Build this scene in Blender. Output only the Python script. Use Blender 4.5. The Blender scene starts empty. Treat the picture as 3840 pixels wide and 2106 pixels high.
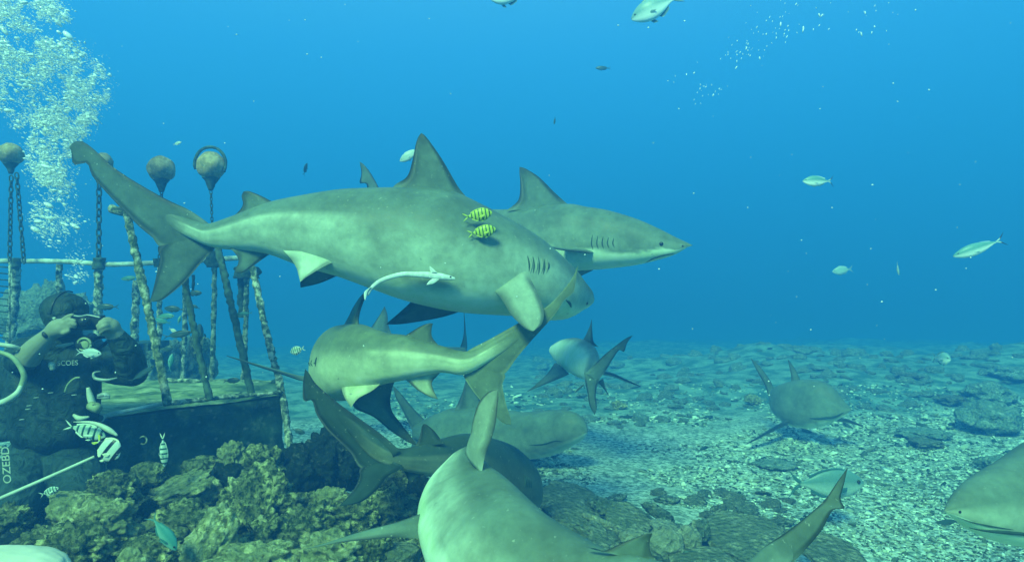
import bpy, bmesh, math, random
import numpy as np
from mathutils import Vector, Matrix
from mathutils.bvhtree import BVHTree

random.seed(11)
rng = np.random.default_rng(11)
scene = bpy.context.scene
C = scene.collection

# ------------------------------------------------------------------ camera, water light, sun, exposure
CAM_Z, F, CX, CY = 1.4, 2500.0, 1920.0, 1053.0
cam_data = bpy.data.cameras.new('camera')
cam = bpy.data.objects.new('camera', cam_data)
C.objects.link(cam)
cam.location = (0, 0, CAM_Z)
cam.rotation_euler = (math.radians(90), 0, 0)
cam_data.sensor_width = 36.0
cam_data.lens = F / 3840.0 * 36.0
cam_data.clip_start = 0.05
cam_data.clip_end = 400
scene.camera = cam

world = bpy.data.worlds.new('World')
scene.world = world
world.use_nodes = True
wn, wl = world.node_tree.nodes, world.node_tree.links
wn.clear()
w_out = wn.new('ShaderNodeOutputWorld')
w_bg = wn.new('ShaderNodeBackground')
w_tc = wn.new('ShaderNodeTexCoord')
w_sep = wn.new('ShaderNodeSeparateXYZ')
w_map = wn.new('ShaderNodeMapRange')
w_ramp = wn.new('ShaderNodeValToRGB')
w_map.inputs[1].default_value = -1.0
w_map.inputs[2].default_value = 1.0
wl.new(w_tc.outputs['Generated'], w_sep.inputs[0])
wl.new(w_sep.outputs['Z'], w_map.inputs[0])
wl.new(w_map.outputs[0], w_ramp.inputs[0])
wl.new(w_ramp.outputs[0], w_bg.inputs[0])
wl.new(w_bg.outputs[0], w_out.inputs[0])
# open water seen through water: deep teal below, blue ahead, bright green-cyan overhead
WATER = [(0.0, (0.02, 0.16, 0.12)), (0.46, (0.02, 0.26, 0.47)), (0.52, (0.03, 0.30, 0.62)),
         (0.66, (0.075, 0.42, 0.84)), (0.85, (0.26, 0.66, 0.80)), (1.0, (0.42, 0.80, 0.72))]
cr = w_ramp.color_ramp
while len(cr.elements) < len(WATER):
    cr.elements.new(0.5)
for e, (p, c) in zip(cr.elements, WATER):
    e.position = p
    e.color = (*c, 1)
w_bg.inputs[1].default_value = 0.62

sun_data = bpy.data.lights.new('sun', 'SUN')
sun = bpy.data.objects.new('sun', sun_data)
C.objects.link(sun)
sun_data.energy = 5.0
sun_data.color = (0.70, 1.0, 0.51)
sun_data.angle = math.radians(14)
SUN_DIR = Vector((-0.26, -0.68, 0.68)).normalized()   # towards the sun
sun.rotation_euler = SUN_DIR.to_track_quat('Z', 'Y').to_euler()

vs = scene.view_settings
vs.view_transform = 'Standard'
vs.look = 'None'
vs.exposure = 1.25
vs.gamma = 1.0
vs.use_curve_mapping = False
scene.render.engine = 'CYCLES'
scene.cycles.use_denoising = True
scene.cycles.volume_bounces = 1
scene.cycles.max_bounces = 5
scene.cycles.diffuse_bounces = 2
scene.cycles.glossy_bounces = 2
scene.cycles.transparent_max_bounces = 24
scene.cycles.caustics_reflective = False
scene.cycles.caustics_refractive = False


# ------------------------------------------------------------------ helpers
def at(px, py, d):
    """The place in the world that the photograph shows at a pixel, d metres ahead."""
    return Vector(((px - CX) / F * d, d, CAM_Z - (py - CY) / F * d))


def cspline(P, n):
    """Catmull-Rom through the rows of P, resampled to n rows."""
    P = np.asarray(P, float)
    if len(P) == 2:
        t = np.linspace(0, 1, n)[:, None]
        return P[0] * (1 - t) + P[1] * t
    Q = np.vstack([2 * P[0] - P[1], P, 2 * P[-1] - P[-2]])
    seg = np.linalg.norm(np.diff(P, axis=0), axis=1) + 1e-9
    cum = np.concatenate([[0], np.cumsum(seg)])
    s = np.linspace(0, cum[-1], n)
    i = np.clip(np.searchsorted(cum, s, side='right') - 1, 0, len(P) - 2)
    t = ((s - cum[i]) / seg[i])[:, None]
    p0, p1, p2, p3 = Q[i], Q[i + 1], Q[i + 2], Q[i + 3]
    return 0.5 * (2 * p1 + (p2 - p0) * t + (2 * p0 - 5 * p1 + 4 * p2 - p3) * t ** 2 + (3 * p1 - p0 - 3 * p2 + p3) * t ** 3)


def _hash(ix, iy, iz, seed):
    h = (ix * 374761393 + iy * 668265263 + iz * 2147483647 + seed * 1274126177) & 0xFFFFFFFF
    h = ((h ^ (h >> 13)) * 1274126177) & 0xFFFFFFFF
    return ((h ^ (h >> 16)) & 0xFFFF) / 65535.0


def vnoise(P, seed=0):
    P = np.asarray(P, float)
    I = np.floor(P).astype(np.int64)
    f = P - I
    f = f * f * (3 - 2 * f)
    r = 0
    for dx in (0, 1):
        for dy in (0, 1):
            for dz in (0, 1):
                w = (f[:, 0] if dx else 1 - f[:, 0]) * (f[:, 1] if dy else 1 - f[:, 1]) * (f[:, 2] if dz else 1 - f[:, 2])
                r = r + w * _hash(I[:, 0] + dx, I[:, 1] + dy, I[:, 2] + dz, seed)
    return r * 2 - 1


def fbm(P, octaves=4, seed=0, gain=0.5):
    P = np.asarray(P, float)
    a, r, s = 1.0, 0, 1.0
    for k in range(octaves):
        r = r + a * vnoise(P * s + 17.3 * k, seed + k)
        a *= gain
        s *= 2.03
    return r


def sstep(a, b, x):
    t = np.clip((x - a) / (b - a), 0, 1)
    return t * t * (3 - 2 * t)


def mesh_from(name, V, Fc, attrs=None, smooth=True, mats=()):
    me = bpy.data.meshes.new(name)
    V = np.asarray(V, float)
    me.from_pydata(V.tolist(), [], Fc if isinstance(Fc, list) else Fc.tolist())
    for k, a in (attrs or {}).items():
        at_ = me.attributes.new(k, 'FLOAT', 'POINT')
        at_.data.foreach_set('value', np.asarray(a, np.float32))
    if smooth:
        me.polygons.foreach_set('use_smooth', [True] * len(me.polygons))
    for m in mats:
        me.materials.append(m)
    me.update()
    return me


def fix_normals(me):
    bm = bmesh.new()
    bm.from_mesh(me)
    bmesh.ops.recalc_face_normals(bm, faces=bm.faces)
    bm.to_mesh(me)
    bm.free()


OFF = {}


def thing(name, label, cat, loc, group=None):
    o = bpy.data.objects.new(name, None)
    o.empty_display_size = 0.1
    C.objects.link(o)
    o.location = loc
    OFF[o.name] = Vector(loc)
    o['label'] = label
    o['category'] = cat
    if group:
        o['group'] = group
    return o


def link(name, me, parent=None, label=None, cat=None, group=None, kind=None, loc=None):
    o = bpy.data.objects.new(name, me)
    C.objects.link(o)
    if loc is not None:
        o.location = loc
    if parent is not None:
        o.parent = parent
    if label:
        o['label'] = label
    if cat:
        o['category'] = cat
    if group:
        o['group'] = group
    if kind:
        o['kind'] = kind
    return o


def part(name, V, Fc, mat, parent, attrs=None, smooth=True, label=None, fix=True):
    """A part whose points are given in world space; a sub-part when its parent is a part."""
    top = parent
    while top.parent is not None:
        top = top.parent
    off = np.array(OFF[top.name])
    me = mesh_from(name, np.asarray(V, float) - off, Fc, attrs, smooth, (mat,))
    if fix:
        fix_normals(me)
    return link(name, me, parent, label)


def solo(name, V, Fc, mat, label, cat, group=None, kind=None, attrs=None, smooth=True, fix=True):
    """A top-level thing that is one mesh; its origin is put at the foot of it."""
    V = np.asarray(V, float)
    base = np.array([V[:, 0].mean(), V[:, 1].mean(), V[:, 2].min()])
    me = mesh_from(name, V - base, Fc, attrs, smooth, (mat,))
    if fix:
        fix_normals(me)
    return link(name, me, None, label, cat, group, kind, base)


def tube(P, R, nseg=10, n=None, rough=0.0, seed=0, caps=True, freq=40.0):
    P = np.asarray([tuple(p) for p in P], float)
    R = np.asarray(R if hasattr(R, '__len__') else [R] * len(P), float)
    n = n or max(2, len(P))
    PR = cspline(np.hstack([P, R[:, None]]), n) if len(P) > 2 else cspline(np.hstack([P, R[:, None]]), n)
    P, R = PR[:, :3], np.maximum(PR[:, 3], 1e-5)
    T = np.gradient(P, axis=0)
    T /= np.linalg.norm(T, axis=1)[:, None] + 1e-12
    ref = np.array([0, 0, 1.0]) if abs(T[0][2]) < 0.9 else np.array([0, 1.0, 0])
    V = []
    a = np.linspace(0, 2 * math.pi, nseg, endpoint=False)
    u = np.cross(T[0], ref)
    u /= np.linalg.norm(u)
    for i in range(n):
        u = u - T[i] * np.dot(u, T[i])
        u /= np.linalg.norm(u) + 1e-12
        v = np.cross(T[i], u)
        V.append(P[i] + R[i] * (np.cos(a)[:, None] * u + np.sin(a)[:, None] * v))
    V = np.vstack(V)
    if rough:
        cen = np.repeat(P, nseg, axis=0)
        k = fbm(V * freq, 3, seed)
        V = cen + (V - cen) * (1 + rough * k)[:, None]
    Fc = []
    for i in range(n - 1):
        for j in range(nseg):
            k = (j + 1) % nseg
            Fc.append((i * nseg + j, i * nseg + k, (i + 1) * nseg + k, (i + 1) * nseg + j))
    if caps:
        Fc.append(tuple(range(nseg - 1, -1, -1)))
        Fc.append(tuple((n - 1) * nseg + j for j in range(nseg)))
    return V, Fc


def merge(*parts):
    V, Fc, o = [], [], 0
    for v, f in parts:
        V.append(np.asarray(v, float))
        Fc += [tuple(i + o for i in q) for q in f]
        o += len(v)
    return np.vstack(V), Fc


_ico = {}


def ico(sub):
    if sub not in _ico:
        bm = bmesh.new()
        bmesh.ops.create_icosphere(bm, subdivisions=sub, radius=1.0)
        _ico[sub] = (np.array([v.co[:] for v in bm.verts]), [tuple(v.index for v in f.verts) for f in bm.faces])
        bm.free()
    V, Fc = _ico[sub]
    return V.copy(), list(Fc)


def ball(c, r, sub=3, squash=(1, 1, 1)):
    V, Fc = ico(sub)
    return V * r * np.array(squash) + np.array(tuple(c)), Fc


def box(c, s, rot=None):
    V = np.array([(x, y, z) for x in (-.5, .5) for y in (-.5, .5) for z in (-.5, .5)]) * np.array(s)
    if rot is not None:
        V = V @ np.array(rot.to_3x3()).T
    return V + np.array(tuple(c)), [(0, 1, 3, 2), (4, 6, 7, 5), (0, 4, 5, 1), (2, 3, 7, 6), (0, 2, 6, 4), (1, 5, 7, 3)]


# ------------------------------------------------------------------ materials
class N:
    def __init__(s, name, rough=0.6, spec=0.25):
        s.m = bpy.data.materials.new(name)
        s.m.use_nodes = True
        s.n, s.l = s.m.node_tree.nodes, s.m.node_tree.links
        s.b = s.n['Principled BSDF']
        s.b.inputs['Roughness'].default_value = rough
        s.b.inputs['Specular IOR Level'].default_value = spec
        s.tc = s.n.new('ShaderNodeTexCoord')

    def noise(s, scale, detail=4, rough=0.55, coord='Object', dist=0.0):
        t = s.n.new('ShaderNodeTexNoise')
        t.inputs['Scale'].default_value = scale
        t.inputs['Detail'].default_value = detail
        t.inputs['Roughness'].default_value = rough
        t.inputs['Distortion'].default_value = dist
        s.l.new(s.tc.outputs[coord], t.inputs['Vector'])
        return t.outputs['Fac']

    def voro(s, scale, coord='Object', feature='F1', out='Distance'):
        t = s.n.new('ShaderNodeTexVoronoi')
        t.feature = feature
        t.inputs['Scale'].default_value = scale
        s.l.new(s.tc.outputs[coord], t.inputs['Vector'])
        return t.outputs[out]

    def attr(s, name):
        t = s.n.new('ShaderNodeAttribute')
        t.attribute_name = name
        return t.outputs['Fac']

    def ramp(s, fac, stops, interp='LINEAR'):
        t = s.n.new('ShaderNodeValToRGB')
        t.color_ramp.interpolation = interp
        e = t.color_ramp.elements
        while len(e) < len(stops):
            e.new(0.5)
        for k, (p, c) in zip(e, stops):
            k.position = p
            k.color = (*c, 1) if hasattr(c, '__len__') else (c, c, c, 1)
        s.l.new(fac, t.inputs[0])
        return t.outputs[0]

    def mix(s, fac, a, b, mode='MIX'):
        t = s.n.new('ShaderNodeMix')
        t.data_type = 'RGBA'
        t.blend_type = mode
        for sock, v in ((t.inputs[0], fac), (t.inputs[6], a), (t.inputs[7], b)):
            if hasattr(v, 'is_linked') or hasattr(v, 'links'):
                s.l.new(v, sock)
            elif hasattr(v, '__len__'):
                sock.default_value = (*v, 1)
            else:
                sock.default_value = v
        return t.outputs[2]

    def math(s, op, a, b=0.0, clamp=False):
        t = s.n.new('ShaderNodeMath')
        t.operation = op
        t.use_clamp = clamp
        for sock, v in ((t.inputs[0], a), (t.inputs[1], b)):
            if hasattr(v, 'links'):
                s.l.new(v, sock)
            else:
                sock.default_value = v
        return t.outputs[0]

    def bump(s, h, strength=0.4, dist=0.01):
        t = s.n.new('ShaderNodeBump')
        t.inputs['Strength'].default_value = strength
        t.inputs['Distance'].default_value = dist
        s.l.new(h, t.inputs['Height'])
        s.l.new(t.outputs[0], s.b.inputs['Normal'])

    def col(s, c):
        if hasattr(c, 'links'):
            s.l.new(c, s.b.inputs['Base Color'])
        else:
            s.b.inputs['Base Color'].default_value = (*c, 1)
        return s.m


def plain(name, c, rough=0.6, spec=0.25, var=0.25, scale=20.0):
    m = N(name, rough, spec)
    c = np.array(c)
    k = m.noise(scale, 4)
    m.bump(k, 0.25, 0.003)
    return m.col(m.ramp(k, [(0.3, tuple(c * (1 - var))), (0.7, tuple(np.minimum(c * (1 + var), 0.95)))]))


def shark_skin(name, back, pale, dusky):
    m = N(name, 0.5, 0.22)
    n1 = m.noise(5.0, 5, 0.6)
    n2 = m.noise(70.0, 3, 0.6)
    n3 = m.noise(26.0, 4, 0.65)
    c = m.mix(m.attr('w'), back, pale)
    c = m.mix(m.attr('edge'), c, dusky)
    c = m.mix(0.75, c, m.ramp(n1, [(0.3, 0.28), (0.7, 0.70)]), 'OVERLAY')
    c = m.mix(0.45, c, m.ramp(n3, [(0.3, 0.30), (0.7, 0.66)]), 'OVERLAY')
    c = m.mix(m.ramp(n2, [(0.66, 0.0), (0.72, 0.22)]), c, (0.75, 0.78, 0.62))
    sp = m.ramp(m.noise(34.0, 2), [(0.23, 0.5), (0.28, 0.0)])
    c = m.mix(sp, c, (0.10, 0.13, 0.10))
    m.bump(m.math('ADD', n3, m.math('MULTIPLY', n2, 0.5)), 0.18, 0.006)
    m.l.new(m.ramp(n3, [(0.3, 0.42), (0.7, 0.62)]), m.b.inputs['Roughness'])
    return m.col(c)


M_SHARK = shark_skin('shark_skin_grey', (0.115, 0.165, 0.12), (0.66, 0.78, 0.55), (0.012, 0.024, 0.022))
M_SHARK_OLIVE = shark_skin('shark_skin_olive', (0.145, 0.185, 0.105), (0.72, 0.78, 0.47), (0.012, 0.022, 0.016))
M_SHARK_DARK = shark_skin('shark_skin_dark', (0.04, 0.068, 0.046), (0.24, 0.25, 0.14), (0.008, 0.016, 0.014))
M_GILL = plain('gill_slit_dark', (0.04, 0.075, 0.06), 0.7, 0.1)
M_FOLD = plain('gill_fold_pale', (0.22, 0.27, 0.20), 0.6, 0.2)
M_EYE = plain('eye_black', (0.01, 0.012, 0.012), 0.15, 0.6, 0.0)


# ------------------------------------------------------------------ sharks
CAMP = Vector((0, 0, CAM_Z))


def loft(st, nseg=80, nring=40, ratio=0.85, flat=0.0, rtop=None):
    """Body through stations (top px, top py, bottom px, bottom py, distance[, width ratio])."""
    rows = []
    for s in st:
        t, b = at(s[0], s[1], s[4]), at(s[2], s[3], s[4])
        rows.append([*t, *b, s[5] if len(s) > 5 else ratio])
    R = np.array(rows)
    cen = (R[:, :3] + R[:, 3:6]) / 2
    # resample by centre distance so that stations keep their place
    Q = np.hstack([cen * 1.0, R])
    S = cspline(Q, nseg)
    Tp, Bt, wr = S[:, 3:6], S[:, 6:9], S[:, 9]
    cen, up = (Tp + Bt) / 2, (Tp - Bt) / 2
    tan = np.gradient(cen, axis=0)
    tan = cspline(tan[np.linspace(0, nseg - 1, max(6, nseg // 5)).astype(int)], nseg)
    h = np.linalg.norm(up, axis=1)
    side = np.cross(tan, up)
    side /= np.linalg.norm(side, axis=1)[:, None] + 1e-9
    side *= (h * wr)[:, None]
    th = np.linspace(0, 2 * math.pi, nring, endpoint=False)
    c, s = np.cos(th), np.sin(th)
    e = 2 / 2.25
    cc, ss = np.sign(c) * np.abs(c) ** e, np.sign(s) * np.abs(s) ** e
    ss = ss * (1 - 0.10 * c)
    V = cen[:, None, :] + up[:, None, :] * cc[None, :, None] + side[:, None, :] * ss[None, :, None]
    hv = np.tile(c, nseg)
    uv = np.repeat(np.linspace(0, 1, nseg), nring)
    V = V.reshape(-1, 3)
    Fc = []
    for i in range(nseg - 1):
        for j in range(nring):
            k = (j + 1) % nring
            Fc.append((i * nring + j, i * nring + k, (i + 1) * nring + k, (i + 1) * nring + j))
    V = np.vstack([V, cen[0] - tan[0] * 0.5, cen[-1] + tan[-1] * 0.6])
    a, b = len(V) - 2, len(V) - 1
    for j in range(nring):
        k = (j + 1) % nring
        Fc.append((a, k, j))
        Fc.append((b, (nseg - 1) * nring + j, (nseg - 1) * nring + k))
    hv = np.concatenate([hv, [0, 0]])
    uv = np.concatenate([uv, [0, 1]])
    return V, Fc, hv, uv


def fin_mesh(lead, trail, d=None, thick=0.02, n=26, m=9, w=0.0, margin=1.0, tipdark=0.8, slab=False, leaddark=0.9):
    g = lambda L: [tuple(at(p[0], p[1], p[2] if len(p) > 2 else d)) for p in L]
    Lc, Tc = cspline(g(lead), n), cspline(g(trail), n)
    s = np.linspace(0, 1, n)
    span = (Lc[-1] + Tc[-1]) / 2 - (Lc[0] + Tc[0]) / 2
    nrm0 = None
    t = np.linspace(0, 1, m) ** 1.25
    prof = np.sqrt(t) * (1 - t) * 2.6 if not slab else np.minimum(1, np.minimum(t / 0.12, (1 - t) / 0.5)) ** 0.6
    up, lo, au, wu = [], [], [], []
    for i in range(n):
        ch = Tc[i] - Lc[i]
        nr = np.cross(span, ch)
        l = np.linalg.norm(nr)
        nr = nr / l if l > 1e-9 else (nrm0 if nrm0 is not None else np.array([0, 1.0, 0]))
        if nrm0 is None:
            nrm0 = nr
        if np.dot(nr, nrm0) < 0:
            nr = -nr
        nrm0 = nr
        hh = 0.5 * thick * prof * (1 - 0.78 * s[i]) * min(1.0, np.linalg.norm(ch) / (thick * 1.6) + 0.15)
        P = Lc[i] + t[:, None] * ch
        up.append(P + hh[:, None] * nr)
        lo.append(P - hh[:, None] * nr)
        ed = np.maximum(sstep(0.55, 1.0, s[i]) * tipdark, np.maximum(sstep(0.20, 0.05, t) * leaddark, sstep(0.74, 0.94, t)) * margin * sstep(0.02, 0.3, s[i]))
        au.append(ed)
    up, lo, au = np.array(up), np.array(lo), np.array(au)
    V = np.vstack([up.reshape(-1, 3), lo.reshape(-1, 3)])
    E = np.concatenate([au.ravel(), au.ravel()])
    o = n * m
    Fc = []
    for i in range(n - 1):
        for j in range(m - 1):
            a = i * m + j
            Fc.append((a, a + 1, a + m + 1, a + m))
            Fc.append((o + a, o + a + m, o + a + m + 1, o + a + 1))
        Fc.append((i * m, (i + 1) * m, o + (i + 1) * m, o + i * m))
        Fc.append((i * m + m - 1, o + i * m + m - 1, o + (i + 1) * m + m - 1, (i + 1) * m + m - 1))
    for j in range(m - 1):
        Fc.append((j, o + j, o + j + 1, j + 1))
        a = (n - 1) * m + j
        Fc.append((a, a + 1, o + a + 1, o + a))
    return V, Fc, E, np.full(len(V), w)


class Shark:
    def __init__(s, label, st, mat, pale=(-0.55, -0.15), stripe=0.0, nseg=90, ratio=0.85, wave=0.12, seed=0, group='bull sharks', flank=0.4, taildark=1.0):
        V, Fc, hv, uv = loft(st, nseg, 44, ratio)
        base = Vector((float(V[:, 0].mean()), float(V[:, 1].mean()), float(V[:, 2].min())))
        s.root = thing('bull_shark', label, 'shark', base, group)
        s.mat = mat
        wob = wave * fbm(np.stack([uv * 14, hv * 2, hv * 0 + seed], 1), 4, seed)
        w = 1 - sstep(pale[0], pale[1], hv + wob)
        w = np.maximum(w, flank * (1 - sstep(-0.15, 0.5, hv + wob)))
        if stripe:
            w = np.maximum(w, stripe * np.exp(-((hv + wob * 0.5 - 0.22) / 0.13) ** 2) * sstep(0.05, 0.2, uv) * (1 - sstep(0.45, 0.65, uv)))
        w = w * sstep(0.06, 0.24, uv)
        s.body = part('body', V, Fc, mat, s.root, {'w': w, 'edge': 0.25 * (1 - sstep(0.04, 0.22, uv)) * (mat is not None and taildark)})
        s.bvh = BVHTree.FromPolygons([Vector(v) for v in V], Fc)

    def fin(s, name, lead, trail, d=None, thick=0.022, **k):
        V, Fc, E, W = fin_mesh(lead, trail, d, thick, **k)
        return part(name, V, Fc, s.mat, s.root, {'w': W, 'edge': E})

    def tail(s, lobes, d=None, thick=0.03, dark=0.25, tip=0.45, margin=1.0):
        ms = [fin_mesh(l, t, d, thick * 0.45, n=34, m=12, slab=True, tipdark=tip, margin=margin, leaddark=0.9 * margin) for l, t in lobes]
        V, Fc = merge(*[(a[0], a[1]) for a in ms])
        E = np.maximum(np.concatenate([a[2] for a in ms]), dark)
        W = np.concatenate([a[3] for a in ms])
        return part('caudal_fin', V, Fc, s.mat, s.root, {'w': W, 'edge': E})

    def hit(s, px, py):
        d = (at(px, py, 1.0) - CAMP).normalized()
        loc, nr, i, dist = s.bvh.ray_cast(CAMP, d)
        if loc is None:
            loc, nr, i, dist = s.bvh.find_nearest(at(px, py, 3.0))
        return loc

    def line(s, name, pts, r=0.004, mat=None):
        n = 14
        P = cspline(pts, n)
        W = [s.hit(p[0], p[1]) for p in P]
        rr = r * np.sin(np.linspace(0.12, math.pi - 0.12, n)) + r * 0.15
        V, Fc = tube(W, rr, 6, n)
        return part(name, V, Fc, mat or M_GILL, s.root)

    def dot(s, name, px, py, r, mat=None):
        c = s.hit(px, py)
        V, Fc = ball(c, r, 3, (1, 0.6, 1))
        return part(name, V, Fc, mat or M_EYE, s.root)


# --- the large shark across the middle
S1 = Shark('large bull shark swimming across the middle with two yellow fish at its shoulder', [
    (480, 690, 490, 730, 3.13, 0.12), (560, 742, 575, 805, 3.13, 0.22), (640, 790, 652, 862, 3.13, 0.45), (730, 826, 742, 905, 3.12), (783, 838, 807, 928, 3.10), (880, 808, 900, 940, 3.07),
    (1022, 757, 1010, 953, 3.03), (1165, 729, 1140, 1000, 3.0), (1282, 711, 1272, 1036, 2.98), (1378, 706, 1390, 1078, 2.97),
    (1463, 704, 1500, 1118, 2.97), (1600, 705, 1620, 1152, 2.98), (1700, 720, 1740, 1172, 2.99), (1797, 766, 1850, 1180, 3.01),
    (1880, 816, 1950, 1186, 3.04), (1961, 869, 2030, 1197, 3.09), (2067, 948, 2088, 1200, 3.17), (2125, 998, 2122, 1188, 3.24),
    (2168, 1042, 2156, 1168, 3.31), (2205, 1078, 2188, 1152, 3.37), (2223, 1110, 2212, 1138, 3.41)],
    M_SHARK, (-0.85, -0.20), 0.6, 110, 0.9, 0.10, 3)
S1.tail([([(790, 850), (783, 838), (711, 788), (620, 745), (500, 677), (422, 624), (370, 576), (331, 543), (300, 528), (272, 536), (259, 550)],
          [(690, 930), (598, 923), (576, 894), (528, 855), (461, 788), (389, 711), (345, 658), (326, 612), (276, 617), (268, 569), (259, 550)]),
         ([(815, 915), (807, 928), (754, 985), (692, 1057), (615, 1120), (585, 1130), (562, 1132)],
          [(690, 850), (598, 923), (600, 966), (590, 1015), (578, 1070), (566, 1115), (562, 1132)])], 3.12, 0.035)
S1.fin('first_dorsal_fin', [(1770, 775), (1749, 739), (1717, 699), (1659, 599), (1611, 530), (1590, 505), (1579, 499)],
       [(1462, 716), (1484, 691), (1526, 662), (1545, 609), (1558, 545), (1568, 515), (1579, 499)], 2.97, 0.035)
S1.fin('second_dorsal_fin', [(1060, 772), (1024, 757), (981, 735), (942, 719), (925, 716), (913, 718)],
       [(868, 818), (899, 788), (911, 764), (906, 735), (913, 718)], 3.04, 0.02)
S1.fin('anal_fin', [(1030, 948), (1005, 957), (952, 995), (910, 1022), (878, 1022)], [(860, 925), (890, 962), (894, 985), (884, 1005), (878, 1022)], 3.03, 0.02)
S1.fin('pelvic_fin', [(1290, 960, 2.85), (1256, 980, 2.83), (1218, 997, 2.81), (1155, 1034, 2.78), (1126, 1057, 2.77)],
       [(1062, 938, 2.86), (1091, 970, 2.83), (1112, 1005, 2.80), (1119, 1030, 2.78), (1126, 1057, 2.77)], None, 0.02, w=0.6, margin=0.6, tipdark=0.3)
S1.fin('pelvic_fin', [(1280, 1010, 3.1), (1266, 1032, 3.1), (1197, 1062, 3.12), (1128, 1078, 3.13)],
       [(1130, 1000, 3.1), (1128, 1040, 3.11), (1126, 1062, 3.13), (1127, 1077, 3.13)], None, 0.02)
S1.fin('pectoral_fin', [(1975, 1005, 2.86), (1984, 1033, 2.83), (2010, 1084, 2.78), (2032, 1135, 2.73), (2040, 1177, 2.69), (2030, 1215, 2.66), (2002, 1240, 2.64)],
       [(1828, 1064, 2.84), (1860, 1096, 2.80), (1885, 1128, 2.76), (1916, 1178, 2.71), (1952, 1216, 2.67), (1980, 1236, 2.65), (2000, 1241, 2.64)], None, 0.035, w=0.30, margin=0.8, tipdark=0.2)
S1.fin('pectoral_fin_rear_lobe', [(1950, 1024, 2.85), (1900, 1038, 2.84), (1840, 1055, 2.84), (1790, 1062, 2.84), (1770, 1074, 2.84), (1764, 1086, 2.84)],
       [(1920, 1075, 2.83), (1870, 1098, 2.84), (1820, 1105, 2.84), (1785, 1104, 2.84), (1770, 1098, 2.84), (1764, 1087, 2.84)], None, 0.02, margin=0.9)
S1.fin('pectoral_fin', [(1760, 1150, 3.2), (1702, 1176, 3.22), (1623, 1196, 3.27), (1510, 1214, 3.33), (1450, 1216, 3.36)],
       [(1560, 1110, 3.2), (1530, 1142, 3.25), (1490, 1178, 3.3), (1458, 1205, 3.35), (1449, 1215, 3.36)], None, 0.03)
for x0, y0, x1, y1 in ((1978, 958, 1984, 1018), (1998, 960, 2000, 1024), (2019, 962, 2019, 1030), (2040, 970, 2037, 1028), (2058, 982, 2052, 1014)):
    S1.line('gill_slit', [(x0, y0), ((x0 + x1) / 2 + 3, (y0 + y1) / 2), (x1, y1)], 0.0035)
for x0 in (1990, 2010, 2031, 2050):
    S1.line('gill_fold', [(x0, 966), (x0 + 3, 995), (x0 - 1, 1024)], 0.0045, M_FOLD)
S1.line('mouth', [(2122, 1124), (2136, 1136), (2142, 1152)], 0.006)
S1.dot('nostril', 2200, 1137, 0.007)

# --- the shark passing behind it
S2 = Shark('bull shark passing behind the large one, dark wavy edge above its white belly', [
    (1380, 800, 1380, 850, 4.65, 0.6), (1480, 792, 1480, 862, 4.6), (1600, 780, 1600, 920, 4.5), (1720, 775, 1720, 970, 4.42), (1855, 785, 1855, 1000, 4.32),
    (1960, 781, 1960, 1012, 4.24), (2126, 765, 2110, 1018, 4.12), (2200, 775, 2190, 1013, 4.06), (2280, 788, 2262, 1008, 4.0), (2386, 820, 2372, 995, 3.93), (2471, 857, 2455, 977, 3.88),
    (2534, 889, 2528, 955, 3.84), (2575, 908, 2572, 930, 3.82), (2592, 917, 2590, 922, 3.81)],
    M_SHARK, (-0.56, -0.42), 0.0, 100, 0.8, 0.22, 8, flank=0.12)
S2.tail([([(1440, 815, 4.62), (1440, 745, 4.65), (1420, 702, 4.66), (1388, 646, 4.68), (1362, 615, 4.7), (1349, 607, 4.7)],
          [(1385, 830, 4.64), (1378, 735, 4.67), (1374, 690, 4.68), (1349, 686, 4.69), (1355, 650, 4.7), (1349, 608, 4.7)]),
         ([(1480, 840, 4.6), (1450, 880, 4.63), (1400, 930, 4.66)], [(1400, 830, 4.64), (1402, 870, 4.65), (1398, 930, 4.66)])], None, 0.03)
S2.fin('first_dorsal_fin', [(2150, 780), (2126, 763), (2078, 720), (2025, 667), (1982, 638), (1960, 628), (1948, 626)],
       [(1895, 792), (1934, 762), (1948, 736), (1951, 688), (1948, 650), (1948, 626)], 4.18, 0.035)
S2.fin('pectoral_fin', [(2232, 946, 3.9), (2200, 945, 3.84), (2100, 935, 3.72), (2014, 914, 3.62)],
       [(2150, 930, 4.02), (2110, 928, 3.92), (2060, 922, 3.78), (2014, 915, 3.63)], None, 0.022)
S2.fin('pectoral_fin', [(2235, 1000, 4.1), (2221, 1014, 4.1), (2184, 1032, 4.12), (2160, 1050, 4.14)],
       [(2110, 1000, 4.1), (2125, 1020, 4.1), (2140, 1035, 4.12), (2158, 1050, 4.14)], None, 0.022)
S2.line('mouth', [(2420, 985), (2455, 966), (2495, 955), (2530, 950)], 0.006)
S2.dot('eye', 2480, 914, 0.012)
for k in range(5):
    S2.line('gill_slit', [(2222 + 20 * k, 880 + 3 * k), (2218 + 20 * k, 912), (2224 + 20 * k, 936 - 2 * k)], 0.0035)
for x, y in ((2560, 922), ):
    S2.dot('nostril', x, y, 0.005)

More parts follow.
